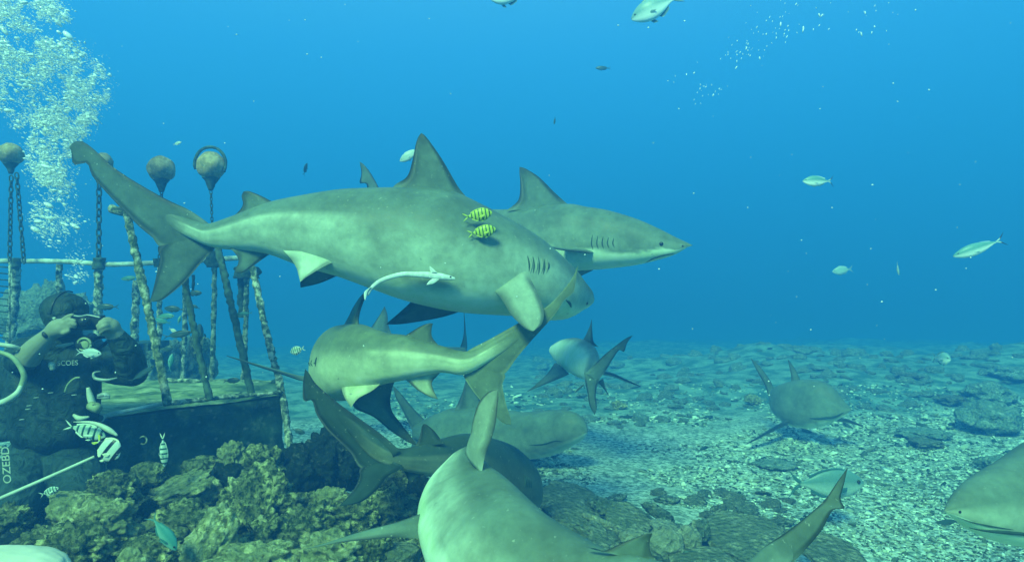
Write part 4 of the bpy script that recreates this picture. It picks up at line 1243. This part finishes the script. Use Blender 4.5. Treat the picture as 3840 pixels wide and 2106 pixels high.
cenF = np.array([V[list(f)].mean(0) for f in Fc])
sk = near_seg(cenF, (118, 1326, 2.79), (190, 1248, 2.78), 0.056) | near_seg(cenF, (205, 1240, 2.77), (275, 1205, 2.74), 0.055) | near_seg(cenF, (418, 1228, 2.785), (372, 1226, 2.74), 0.05)
me.polygons.foreach_set('material_index', sk.astype(np.int32))
link('body', me, diver)

# hood, mask strap, vest and gear belong to the diver
hv_, hf_ = ico(4)
hd = hv_ * np.array([0.092, 0.098, 0.088]) + np.array(at(243, 1166, 2.97))
hd = hd + (hd - np.array(at(243, 1166, 2.97))) * (0.07 * fbm(hd * 14, 3, 6))[:, None]
part('hood', hd, hf_, M_BCD, diver)
part('hood_seam', *tube([at(243, 1166, 2.97) + Vector((0.004 + 0.01 * math.sin(a), -0.0965 * math.cos(a), 0.0885 * math.sin(a))) for a in np.linspace(-0.1, 1.9, 24)], 0.0035, 6), M_BLACK, diver)
part('mask', *merge(tube([at(212, 1200, 2.885), at(250, 1200, 2.862), at(296, 1204, 2.885)], [0.014, 0.026, 0.014], 12, 24)), M_BLACK, diver)
part('mask_strap', *tube([at(172, 1160, 2.93), at(182, 1178, 2.90), at(210, 1196, 2.875)], 0.0075, 8, 20), M_PALE, diver)
vest = [([(120, 1360, 3.0), (120, 1480, 2.97), (130, 1610, 2.98)], [0.085, 0.10, 0.10]), ([(290, 1360, 3.0), (290, 1470, 2.97), (270, 1600, 2.98)], [0.085, 0.095, 0.10]), ([(200, 1420, 2.98), (200, 1610, 2.97)], [0.10, 0.11])]
part('vest', *remeshed(*capsules(vest), 0.007, 6), M_BCD, diver)
tank = tube([at(40, 1330, 3.28), at(45, 1480, 3.3), at(60, 1640, 3.3)], [0.06, 0.09, 0.09], 16, 14)
part('air_tank', *tank, M_NEO, diver)
part('regulator', *merge(tube([at(318, 1292, 2.80), at(314, 1290, 2.765)], [0.032, 0.030], 20), tube([at(350, 1262, 2.86), at(318, 1290, 2.80)], [0.02, 0.026], 12)), M_BLACK, diver)
part('regulator_ring', *tube([at(316 + 25 * math.cos(a), 1291 + 23 * math.sin(a), 2.76) for a in np.linspace(0, 6.283, 24)], 0.005, 8), M_HOSE, diver)
part('regulator_cover', *ball(at(316, 1291, 2.768), 0.021, 3, (1, .35, 1)), M_HOSE, diver)
part('air_hose', *tube([at(340, 1275, 2.84), at(385, 1262, 2.84), at(412, 1270, 2.85), at(370, 1305, 2.86), at(345, 1318, 2.88)], 0.008, 8, 40), M_BLACK, diver)
part('air_hose', *tube([at(-80, 1280, 2.75), at(0, 1291, 2.73), at(52, 1300, 2.74), at(95, 1318, 2.8)], [0.010, 0.009, 0.009, 0.008], 10, 40), M_PALE, diver)
part('hose_loop', *tube([at(-40, 1318, 2.68), at(0, 1320, 2.66), at(50, 1342, 2.66), at(84, 1390, 2.66), at(88, 1425, 2.66), at(62, 1478, 2.65), at(20, 1506, 2.64), at(-30, 1522, 2.64)], [0.008, 0.008, 0.009, 0.010, 0.011, 0.011, 0.011, 0.010], 12, 80), M_HOSE, diver)
part('hose_sleeve', *tube([at(80, 1446, 2.648), at(62, 1476, 2.635), at(20, 1503, 2.625), at(-30, 1519, 2.622)], [0.008, 0.0115, 0.012, 0.011], 12, 40), M_PALE, diver)
part('watch_strap', *tube([at(176 + 13 * math.cos(a) + 2, 1251 + 9 * math.sin(a), 2.78 + 0.034 * math.sin(a + 2.2)) for a in np.linspace(0, 6.283, 20)], 0.009, 8), M_BLACK, diver)
part('whistle', *tube([at(212, 1299, 2.84), at(245, 1293, 2.83), at(275, 1286, 2.83)], [0.006, 0.007, 0.004], 8, 14), M_PALE, diver)
part('dump_knob', *remeshed(*merge(ball(at(194, 1368, 2.83), 0.014, 3, (1, 1, 1.1)), ball(at(196, 1380, 2.83), 0.011, 3)), 0.0035, 4), M_PALE, diver)
part('clip', *tube([at(378, 1392, 2.87), at(352, 1398, 2.85), at(358, 1418, 2.85), at(400, 1424, 2.85), at(440, 1416, 2.87)], [0.003, 0.005, 0.007, 0.006, 0.003], 8, 30), M_METAL, diver)
part('vest_tube', *tube([at(330, 1452, 2.84), at(338, 1485, 2.84), at(346, 1512, 2.84)], [0.007, 0.013, 0.014], 10, 16), M_PALE, diver)
part('valve', *merge(ball(at(357, 1527, 2.83), 0.026, 3, (1, .8, .85)), tube([at(338, 1520, 2.82), at(370, 1534, 2.80)], [0.018, 0.018], 12)), M_HOSE, diver)
part('valve_bore', *ball(at(354, 1526, 2.80), 0.013, 3, (1, .5, 1)), M_BLACK, diver)
part('buckle', *merge(tube([at(368, 1484, 2.85), at(392, 1478, 2.85), at(412, 1484, 2.85)], [0.008, 0.010, 0.004], 8, 12), tube([at(366, 1490, 2.85), at(410, 1490, 2.85)], 0.005, 8)), M_METAL, diver)
part('strap_end', *tube([at(276, 1555, 2.83), at(300, 1568, 2.82), at(335, 1562, 2.83)], [0.006, 0.011, 0.004], 8, 16), M_PALE, diver)
part('vest_piping', *tube([at(243, 1470, 2.855), at(255, 1440, 2.855), at(280, 1418, 2.858), at(300, 1415, 2.865)], 0.0045, 6, 24), M_HOSE, diver)
for x, y in ((110, 1520), (105, 1533), (190, 1472), (278, 1480), (136, 1490), (82, 1572)):
    part('webbing_glint', *tube([at(x - 9, y + 1, 2.845), at(x + 9, y - 1, 2.845)], 0.0025, 6), M_METAL, diver)


def lettering(name, body, px, py, d, size, rot, mat, parent):
    cu = bpy.data.curves.new(name, 'FONT')
    cu.body = body
    cu.size = 1.0
    cu.extrude = 0.02
    cu.align_x, cu.align_y = 'CENTER', 'CENTER'
    o = bpy.data.objects.new('tmp', cu)
    C.objects.link(o)
    dg = bpy.context.evaluated_depsgraph_get()
    me2 = bpy.data.meshes.new_from_object(o.evaluated_get(dg))
    bpy.data.objects.remove(o)
    M = Matrix.Translation(at(px, py, d) - OFF[parent.name]) @ Matrix.Rotation(R_(90), 4, 'X') @ Matrix.Rotation(rot, 4, 'Z') @ Matrix.Diagonal((size, size, size, 1))
    me2.transform(M)
    me2.materials.clear()
    me2.materials.append(mat)
    return link(name, me2, parent)


lettering('chest_lettering', 'SCOES', 254, 1361, 2.835, 0.030, R_(2), M_METAL, diver)
lettering('leg_lettering', 'OZEBD', 25, 1742, 2.70, 0.046, R_(94), M_PALE, diver)

camo = thing('camera', 'small black camera with a pale top edge in the hands of the diver', 'camera', tuple(at(322, 1205, 2.76)))
part('camera_body', *remeshed(*box(at(325, 1208, 2.775), (0.135, 0.045, 0.062)), 0.005, 3), M_BLACK, camo)
part('top_trim', *tube([at(270, 1182, 2.752), at(300, 1186, 2.75), at(330, 1181, 2.75), at(375, 1190, 2.752)], 0.0035, 8, 30), M_METAL, camo)
part('lens', *tube([at(318, 1206, 2.752), at(317, 1206, 2.715)], [0.022, 0.020], 18), M_BLACK, camo)
part('lens_glass', *ball(at(317, 1206, 2.716), 0.015, 3, (1, .3, 1)), M_EYE, camo)
solo('rod', *tube([at(-60, 1897, 2.42), at(0, 1868, 2.44), at(180, 1789, 2.5), at(354, 1711, 2.56)], [0.0075, 0.0075, 0.0065, 0.0055], 10, 40), M_PALE,
     'long white pointing rod slanting up in front of the knees of the diver', 'rod')
solo('broken_pipe', *merge(tube([at(2548, 2070, 2.9), at(2640, 2070, 2.92)], [0.008, 0.008], 8), tube([at(2540, 2082, 2.9), at(2640, 2084, 2.92)], [0.010, 0.010], 8)), M_PIPE_DARK,
     'short dark double pipe lying beside the rounded pitted boulder', 'pipe')

# ------------------------------------------------------------------ fish


def fish_skin(name, back, belly, bars=None, barcol=(0.02, 0.02, 0.02), nb=6, fincol=None, tailcol=None):
    m = N(name, 0.4, 0.35)
    c = m.mix(m.ramp(m.attr('h'), [(0.25, 1.0), (0.62, 0.0)]), back, belly)
    if bars:
        w = m.math('SINE', m.math('MULTIPLY', m.attr('u'), 6.2832 * nb))
        c = m.mix(m.ramp(w, [(0.35, 0.0), (0.55, 1.0)]), c, barcol)
    if fincol:
        c = m.mix(m.attr('fin'), c, fincol)
    if tailcol:
        c = m.mix(m.attr('tail'), c, tailcol)
    c = m.mix(0.3, c, m.ramp(m.noise(40, 3), [(0.3, 0.3), (0.7, 0.7)]), 'OVERLAY')
    return m.col(c)


FM = {
    'silver': fish_skin('fish_silver', (0.20, 0.34, 0.36), (0.78, 0.86, 0.84), fincol=(0.10, 0.20, 0.24), tailcol=(0.14, 0.24, 0.28)),
    'pale': fish_skin('fish_pale', (0.40, 0.50, 0.47), (0.62, 0.70, 0.64), fincol=(0.5, 0.6, 0.58)),
    'blacktip': fish_skin('fish_black_tailed', (0.12, 0.30, 0.32), (0.86, 0.92, 0.88), fincol=(0.45, 0.58, 0.58), tailcol=(0.02, 0.02, 0.05)),
    'dark': fish_skin('fish_dark', (0.03, 0.07, 0.08), (0.06, 0.13, 0.14), fincol=(0.03, 0.06, 0.07)),
    'teal': fish_skin('fish_teal', (0.06, 0.24, 0.22), (0.20, 0.42, 0.36), fincol=(0.05, 0.20, 0.20), tailcol=(0.10, 0.24, 0.24)),
    'yellow': fish_skin('fish_yellow_barred', (0.42, 0.52, 0.03), (0.46, 0.54, 0.06), True, (0.02, 0.10, 0.01), 7, (0.50, 0.58, 0.06)),
    'striped': fish_skin('fish_white_barred', (0.36, 0.50, 0.40), (0.64, 0.72, 0.64), True, (0.02, 0.08, 0.08), 6, (0.66, 0.78, 0.62)),
    'banner': fish_skin('fish_black_white', (0.58, 0.66, 0.58), (0.66, 0.72, 0.66), True, (0.012, 0.02, 0.03), 2.6, (0.80, 0.84, 0.60), (0.55, 0.62, 0.06)),
    'snapper': fish_skin('fish_snapper', (0.12, 0.24, 0.24), (0.40, 0.54, 0.50), fincol=(0.04, 0.12, 0.14), tailcol=(0.05, 0.15, 0.16)),
}
PROF = [(0.0, 0.13), (0.05, 0.16), (0.15, 0.36), (0.3, 0.72), (0.48, 0.97), (0.62, 1.0), (0.76, 0.86), (0.88, 0.58), (0.95, 0.34), (1.0, 0.10)]
_fish_cache = {}


def fish_meshes(kind, H, W, fork, fin):
    key = (kind, H, W, fork, fin)
    if key in _fish_cache:
        return _fish_cache[key]
    mat = FM[kind]
    n, nr = 30, 18
    pr = cspline([(a, b) for a, b in PROF], n)
    th = np.linspace(0, 2 * math.pi, nr, endpoint=False)
    X = -0.34 + pr[:, 0] * 0.84
    bend = 0.03 * np.sin(pr[:, 0] * 3)
    hh = pr[:, 1] * H / 2
    V = np.stack([np.repeat(X, nr), (np.sin(th)[None] * (hh * W)[:, None] + bend[:, None]).ravel(), (np.cos(th)[None] * hh[:, None]).ravel()], 1)
    Fc = []
    for i in range(n - 1):
        for j in range(nr):
            k = (j + 1) % nr
            Fc.append((i * nr + j, i * nr + k, (i + 1) * nr + k, (i + 1) * nr + j))
    Fc.append(tuple(range(nr)))
    Fc.append(tuple((n - 1) * nr + j for j in range(nr - 1, -1, -1)))
    h = np.tile((np.cos(th) + 1) / 2, n)
    u = np.repeat(pr[:, 0], nr)
    z = np.zeros(len(V))
    out = []

    def add(nm, V, Fc, h, u, f, t, mat=mat):
        me = mesh_from(nm, V, Fc, {'h': h, 'u': u, 'fin': f, 'tail': t}, True, (mat,))
        fix_normals(me)
        out.append((nm, me))

    add('body', V, Fc, h, u, z, z)

    def flat(L, T, nn=12, mm=6, th_=0.014):
        Lc, Tc = cspline(L, nn), cspline(T, nn)
        t = np.linspace(0, 1, mm)
        P = Lc[:, None, :] * (1 - t)[None, :, None] + Tc[:, None, :] * t[None, :, None]
        y = th_ * np.sqrt(np.maximum(t * (1 - t), 0)) * 1.0
        top = np.stack([P[..., 0], np.tile(y, (nn, 1)), P[..., 1]], -1).reshape(-1, 3)
        bot = top * np.array([1, -1, 1])
        I = np.arange(nn * mm).reshape(nn, mm)
        q = np.stack([I[:-1, :-1], I[1:, :-1], I[1:, 1:], I[:-1, 1:]], -1).reshape(-1, 4)
        o = nn * mm
        Fq = [tuple(a) for a in q] + [tuple(o + a[::-1]) for a in q]
        for i in range(nn - 1):
            for c_ in (0, mm - 1):
                Fq.append((I[i, c_], I[i + 1, c_], o + I[i + 1, c_], o + I[i, c_]))
        return np.vstack([top, bot]), Fq

    b = H * 0.075
    up = flat([(-0.32, b * 0.9), (-0.40, H * 0.22), (-0.50, H * fork)], [(-0.31, -b * 0.3), (-0.40, H * 0.08), (-0.50, H * fork - 0.004)])
    dn = flat([(-0.32, -b * 0.9), (-0.40, -H * 0.22), (-0.50, -H * fork)], [(-0.31, b * 0.3), (-0.40, -H * 0.08), (-0.50, -H * fork + 0.004)])
    V, Fc = merge(up, dn)
    tl = sstep(-0.385, -0.42, V[:, 0]) if kind == 'blacktip' else np.ones(len(V))
    add('tail_fin', V, Fc, np.full(len(V), .5), np.zeros(len(V)), np.ones(len(V)), tl)
    f = fin
    for nm, L, T in (('dorsal_fin', [(0.26, H * 0.42), (0.16, H * (0.46 + f)), (-0.05, H * (0.40 + f)), (-0.22, H * (0.24 + f * .8))], [(0.24, H * 0.38), (0.10, H * 0.44), (-0.06, H * 0.36), (-0.22, H * 0.17)]),
                     ('anal_fin', [(0.02, -H * 0.44), (-0.05, -H * (0.42 + f)), (-0.20, -H * (0.24 + f * .8))], [(0.0, -H * 0.42), (-0.08, -H * 0.34), (-0.20, -H * 0.17)]),
                     ('pelvic_fin', [(0.20, -H * 0.44), (0.15, -H * (0.5 + f)), (0.07, -H * (0.52 + f))], [(0.16, -H * 0.45), (0.11, -H * 0.50), (0.07, -H * (0.51 + f))])):
        V, Fc = flat(L, T)
        add(nm, V, Fc, np.full(len(V), .5), np.zeros(len(V)), np.ones(len(V)), np.zeros(len(V)))
    for sgn in (-1, 1):
        V, Fc = flat([(0.24, -H * 0.06), (0.14, -H * 0.08), (0.05, -H * 0.20)], [(0.23, -H * 0.20), (0.14, -H * 0.24), (0.05, -H * 0.21)])
        V = V + np.stack([V[:, 0] * 0, sgn * (H * W * 0.48 + (0.24 - V[:, 0]) * 0.25), V[:, 0] * 0], 1)
        add('pectoral_fin', V, Fc, np.full(len(V), .5), np.zeros(len(V)), np.ones(len(V)), np.zeros(len(V)))
        V, Fc = ball((0.41, sgn * H * W * 0.23, H * 0.09), 0.016 + 0.02 * H, 2)
        add('eye', V, Fc, z[:len(V)], z[:len(V)], z[:len(V)], z[:len(V)], M_EYE)
    _fish_cache[key] = out
    return out


def fish(label, kind, px, py, d, lpx, ang, yaw=0.0, H=0.32, W=0.45, fork=0.42, fin=0.10, group=None, roll=0.0, name='fish'):
    L = lpx / F * d / max(0.35, math.cos(R_(yaw)))
    a, y = R_(ang), R_(yaw)
    f = Vector((math.cos(a) * math.cos(y), math.sin(y), math.sin(a) * math.cos(y)))
    upg = Vector((0, 0, 1)) if abs(f.z) < 0.93 else Vector((1, 0.2, 0))
    sd = upg.cross(f).normalized()
    u = f.cross(sd).normalized()
    M = Matrix((f, sd, u)).transposed()
    M = M @ Matrix.Rotation(R_(roll), 3, 'X')
    t = thing(name, label, 'fish', tuple(at(px, py, d)), group)
    t.rotation_euler = M.to_euler()
    t.scale = (L, L, L)
    for nm, me in fish_meshes(kind, H, W, fork, fin):
        link(nm, me, t)
    return t


fish('upper yellow black barred fish at the shoulder of the large shark', 'yellow', 1790, 806, 2.755, 112, 10, 0, 0.44, 0.40, 0.30, 0.03)
fish('lower yellow black barred fish at the shoulder of the large shark', 'yellow', 1806, 868, 2.75, 108, 11, 0, 0.44, 0.40, 0.30, 0.03)
fish('silver fish at the top edge, only its lower half in the frame', 'silver', 1908, -14, 4.4, 150, 184, 0, 0.44, 0.45, 0.3, 0.12)
fish('silver fish diving down to the left at the top edge of the frame', 'silver', 2462, 28, 4.3, 200, 204, 8, 0.40, 0.45, 0.34, 0.12)
fish('small dark fish alone in the open blue water above the second shark', 'dark', 2262, 256, 6.0, 58, 180, 0, 0.26)
fish('white bellied fish with black tail tips, higher of the two at the right', 'blacktip', 3068, 679, 3.6, 116, 180, 0, 0.34, 0.45, 0.55, 0.06)
fish('slim silver fish with black tail tips swimming down to the left', 'blacktip', 3672, 928, 3.2, 190, 200, 8, 0.24, 0.6, 0.55, 0.01)
fish('tiny pale fish pointing down in the blue water at the right', 'pale', 3368, 1007, 4.5, 52, 292, 20, 0.26)
fish('faint hazy fish in the blue water below the black tailed fish', 'pale', 3160, 1013, 9.0, 78, 188, 0, 0.40)
fish('fish facing the viewer with fins spread over the far reef', 'silver', 3530, 1342, 5.5, 26, 0, -72, 0.62, 0.6, 0.4, 0.1)
fish('large silver snapper over the rubble behind the curled tail', 'snapper', 3098, 1812, 3.6, 285, 0, 0, 0.40, 0.42, 0.48, 0.05)
fish('slim dark fish resting on the rubble below the shark head at the right', 'dark', 3538, 1956, 2.9, 110, 4, 0, 0.16, 0.6, 0.3, 0.04)
fish('flat pale fish low on the rubble right of the foreground shark', 'pale', 2625, 1868, 4.2, 90, 180, 0, 0.26, 0.5, 0.3, 0.06)
fish('white fish half hidden behind the tall dorsal fin of the large shark', 'pale', 1540, 580, 4.0, 95, 212, 0, 0.34)
fish('tiny white fish high above the two rusty floats', 'pale', 664, 538, 4.5, 34, 20, 0, 0.34)
fish('tiny dark fish hanging upright above the back of the large shark', 'dark', 1145, 635, 5.0, 50, 80, 20, 0.3, 0.4, 0.5, 0.15)
fish('tiny dark sliver of a fish upright in the blue above the second shark', 'dark', 2080, 452, 5.0, 30, 262, 0, 0.22)
fish('small white barred fish in front of the head of the olive shark', 'striped', 1116, 1312, 3.2, 56, 196, 0, 0.55, 0.4, 0.3, 0.06)
fish('silver fish crossing the chest of the diver', 'pale', 332, 1323, 2.55, 96, 356, 0, 0.36, 0.45, 0.42, 0.08)
fish('green and white barred fish with its tail to the left, in front of the diver', 'striped', 318, 1614, 2.5, 160, 344, 0, 0.36, 0.4, 0.34, 0.06)
bf = fish('black and white bannerfish with a yellow tail and long white dorsal streamer', 'banner', 400, 1678, 2.46, 115, 322, 0, 0.80, 0.28, 0.22, 0.08)
sv, sf = tube([at(440, 1632, 2.46), at(410, 1612, 2.46), at(372, 1592, 2.46), at(330, 1582, 2.46), at(275, 1581, 2.46)], [0.004, 0.010, 0.008, 0.005, 0.001], 8, 40)
inv = (Matrix.Translation(bf.location) @ bf.rotation_euler.to_matrix().to_4x4() @ Matrix.Diagonal((*bf.scale, 1))).inverted()
sv = np.array([inv @ Vector(p) for p in sv])
link('streamer', mesh_from('streamer', sv, sf, {'h': np.zeros(len(sv)), 'u': np.full(len(sv), .95), 'fin': np.zeros(len(sv)), 'tail': np.zeros(len(sv))}, True, (M_PALE,)), bf)
fish('white barred fish swimming straight down in front of the dark wall', 'striped', 613, 1685, 2.7, 128, 274, 0, 0.24, 0.6, 0.3, 0.03)
fish('small dark and white barred fish below the white rod', 'striped', 184, 1842, 2.45, 76, 22, 0, 0.36, 0.45, 0.4, 0.06)
fish('teal fish diving head down among the rocks, left of the wedge shaped rock', 'teal', 612, 1995, 2.2, 165, 306, 0, 0.34, 0.45, 0.5, 0.04)
GF = 'dark fish milling around the pipes'
for lab, kd, x, y, d, l, a, yw, H in (
        ('dark fish right of the head of the diver', 'dark', 405, 1150, 3.4, 84, 180, 0, 0.28),
        ('slim teal fish passing behind the barnacled pipe under the rail', 'teal', 490, 1042, 3.9, 72, 186, 0, 0.24),
        ('dark fish under the tip of the lower tail lobe', 'dark', 728, 1098, 3.9, 58, 0, 0, 0.34),
        ('dark fish, upper of the two crossing at the second leaning pipe', 'dark', 655, 1158, 3.9, 78, 176, 0, 0.3),
        ('teal fish above another between the first two leaning pipes', 'teal', 616, 1185, 3.8, 76, 2, 0, 0.28),
        ('teal fish slanting down just under another between the leaning pipes', 'teal', 612, 1204, 4.0, 62, 165, 0, 0.3),
        ('small dark fish just right of the second leaning pipe', 'dark', 734, 1150, 4.0, 36, 158, 0, 0.3),
        ('long dark fish with its tail left, between the first two leaning pipes', 'dark', 664, 1254, 3.6, 112, 10, 0, 0.22),
        ('small dark fish with a forked tail low between the leaning pipes', 'dark', 638, 1304, 3.8, 50, 192, 0, 0.42),
        ('dark fish turned away, showing its large tail beside the second pipe', 'dark', 752, 1248, 3.6, 50, 180, 62, 0.62),
        ('long dark fish slanting up beside the elbow of the diver', 'dark', 530, 1402, 2.85, 118, 33, 0, 0.18),
        ('dark fish resting just over the platform deck', 'dark', 868, 1426, 3.6, 66, 4, 0, 0.3),
        ('slim teal fish crossing the pale post near the platform corner', 'teal', 918, 1175, 3.7, 62, 186, 0, 0.22),
        ('dark fish, upper of the two right of the long encrusted pipe', 'dark', 1118, 1615, 3.4, 54, 342, 0, 0.34),
        ('dark fish, lower of the two right of the long encrusted pipe', 'dark', 1128, 1672, 3.35, 80, 346, 0, 0.36),
        ('tiny teal fish between two fish at the leaning pipes', 'teal', 672, 1200, 3.9, 36, 70, 0, 0.3),
        ('small white fish above the long dark fish between the pipes', 'pale', 648, 1238, 3.7, 34, 330, 0, 0.4),
        ('dim teal fish in the shade between deck and hazy outcrop', 'teal', 640, 1360, 4.4, 70, 80, 0, 0.28)):
    fish(lab, kd, x, y, d, l, a, yw, H, 0.45, 0.42, 0.08, GF)

# ------------------------------------------------------------------ bubbles and drifting specks
m = N('bubble_air', 0.12, 0.6)
m.b.inputs['Base Color'].default_value = (0.92, 0.97, 0.95, 1)  # white base stands in for bright surface light mirrored by the bubbles
tr = m.n.new('ShaderNodeBsdfTransparent')
mx = m.n.new('ShaderNodeMixShader')
mx.inputs[0].default_value = 0.82
m.l.new(tr.outputs[0], mx.inputs[1])
m.l.new(m.b.outputs[0], mx.inputs[2])
m.l.new(mx.outputs[0], m.n['Material Output'].inputs[0])
M_BUB = m.m
M_SPECK = plain('drifting_speck', (0.80, 0.86, 0.78), 0.6, 0.2, 0.1)


def in_poly(x, y, P):
    P = np.array(P, float)
    ins = np.zeros(len(x), bool)
    j = len(P) - 1
    for i in range(len(P)):
        c = ((P[i, 1] > y) != (P[j, 1] > y)) & (x < (P[j, 0] - P[i, 0]) * (y - P[i, 1]) / (P[j, 1] - P[i, 1] + 1e-9) + P[i, 0])
        ins ^= c
        j = i
    return ins


def specks(name, px, py, d, rp, mat, seed, squash=None, tilt=0.0, sub=1, kind='stuff', lump=0.0):
    r = np.random.default_rng(seed)
    n = len(px)
    BV, BF = ico(max(sub, 1))
    if sub == 0:
        BV = np.array([(1, 0, 0), (-1, 0, 0), (0, 1, 0), (0, -1, 0), (0, 0, 1), (0, 0, -1)], float)
        BF = [(0, 2, 4), (2, 1, 4), (1, 3, 4), (3, 0, 4), (2, 0, 5), (1, 2, 5), (3, 1, 5), (0, 3, 5)]
    BF = np.array(BF)
    c = np.stack([(px - CX) / F * d, d, CAM_Z - (py - CY) / F * d], 1)
    s = (rp * d / F)
    sc = np.ones((n, 3)) if squash is None else np.stack([r.uniform(*squash[0], n), r.uniform(0.8, 1.2, n), r.uniform(*squash[1], n)], 1)
    base = BV[None] * (1 + lump * r.normal(size=(n, len(BV), 1)))
    P = base * sc[:, None, :] * s[:, None, None]
    a = tilt + r.normal(0, 0.25, n)
    ca, sa = np.cos(a)[:, None], np.sin(a)[:, None]
    P = np.stack([P[..., 0] * ca - P[..., 2] * sa, P[..., 1], P[..., 0] * sa + P[..., 2] * ca], -1) + c[:, None, :]
    P = P.reshape(-1, 3)
    Fc = (BF[None] + (np.arange(n) * len(BV))[:, None, None]).reshape(-1, 3)
    me = mesh_from(name, P, Fc.tolist(), None, True, (mat,))
    return link(name, me, kind=kind)


POLY = [(-60, -60), (150, -60), (215, 0), (262, 75), (250, 112), (190, 100), (150, 110), (200, 140), (262, 150), (320, 200), (372, 238), (408, 290), (426, 340), (395, 385), (355, 385), (362, 440), (330, 470), (318, 520),
        (262, 560), (285, 640), (270, 700), (290, 780), (300, 850), (315, 960), (330, 1030), (300, 1090), (262, 1040), (235, 960), (150, 900), (110, 800), (92, 640), (102, 520), (130, 470), (60, 480), (20, 440), (-60, 450)]
r = np.random.default_rng(5)
N0 = 150000
bx, by = r.uniform(-80, 460, N0), r.uniform(-60, 1110, N0)
lump_ = fbm(np.stack([bx / 55, by / 55, bx * 0], 1), 4, 3)
dens = 0.10 + 0.90 * sstep(-0.45, 0.55, lump_)
dens *= np.where(by > 700, 0.40, 1.0) * np.where(by > 880, 0.5, 1.0) * np.where((bx < 110) & (by > 230), 0.55, 1.0)
jit = np.where(r.random(N0) < 0.25, 26, 9)
k = in_poly(bx + r.normal(0, 1, N0) * jit, by + r.normal(0, 1, N0) * jit, POLY) & (r.random(N0) < dens)
bx, by = bx[k], by[k]
n = len(bx)
big = r.random(n) < 0.035
specks('bubble_mist', bx[~big], by[~big], r.uniform(3.2, 4.0, (~big).sum()), np.clip(r.lognormal(0.22, 0.5, (~big).sum()), 0.5, 5), M_BUB, 6, ((1.0, 3.2), (0.5, 0.9)), -0.5, 0)
specks('bubble_plume', bx[big], by[big], r.uniform(3.2, 3.9, big.sum()), np.clip(r.lognormal(1.45, 0.45, big.sum()), 2.5, 13), M_BUB, 16, ((1.0, 2.0), (0.5, 0.85)), -0.4, 2)
n = 130
bl = r.random(n)
cxs = np.where(bl < .3, r.normal(2790, 45, n), np.where(bl < .55, r.normal(2900, 60, n), np.where(bl < .75, r.normal(2650, 50, n), r.normal(3130, 130, n))))
cys = np.where(bl < .3, r.normal(190, 30, n), np.where(bl < .55, r.normal(110, 30, n), np.where(bl < .75, r.normal(335, 35, n), r.normal(50, 45, n))))
specks('rising_bubbles', cxs, cys, r.uniform(5.5, 7.5, n), np.clip(r.lognormal(0.85, 0.35, n), 1.2, 5), M_BUB, 8, ((0.5, 0.8), (1.2, 2.2)), -0.2, 1)
n = 110
specks('drifting_specks', r.uniform(0, 3840, n), r.uniform(0, 1500, n), r.uniform(1.6, 2.6, n), np.clip(r.lognormal(0.6, 0.45, n), 0.7, 3.2), M_SPECK, 9, ((0.8, 1.5), (0.7, 1.2)), 0.0, 1, lump=0.12)
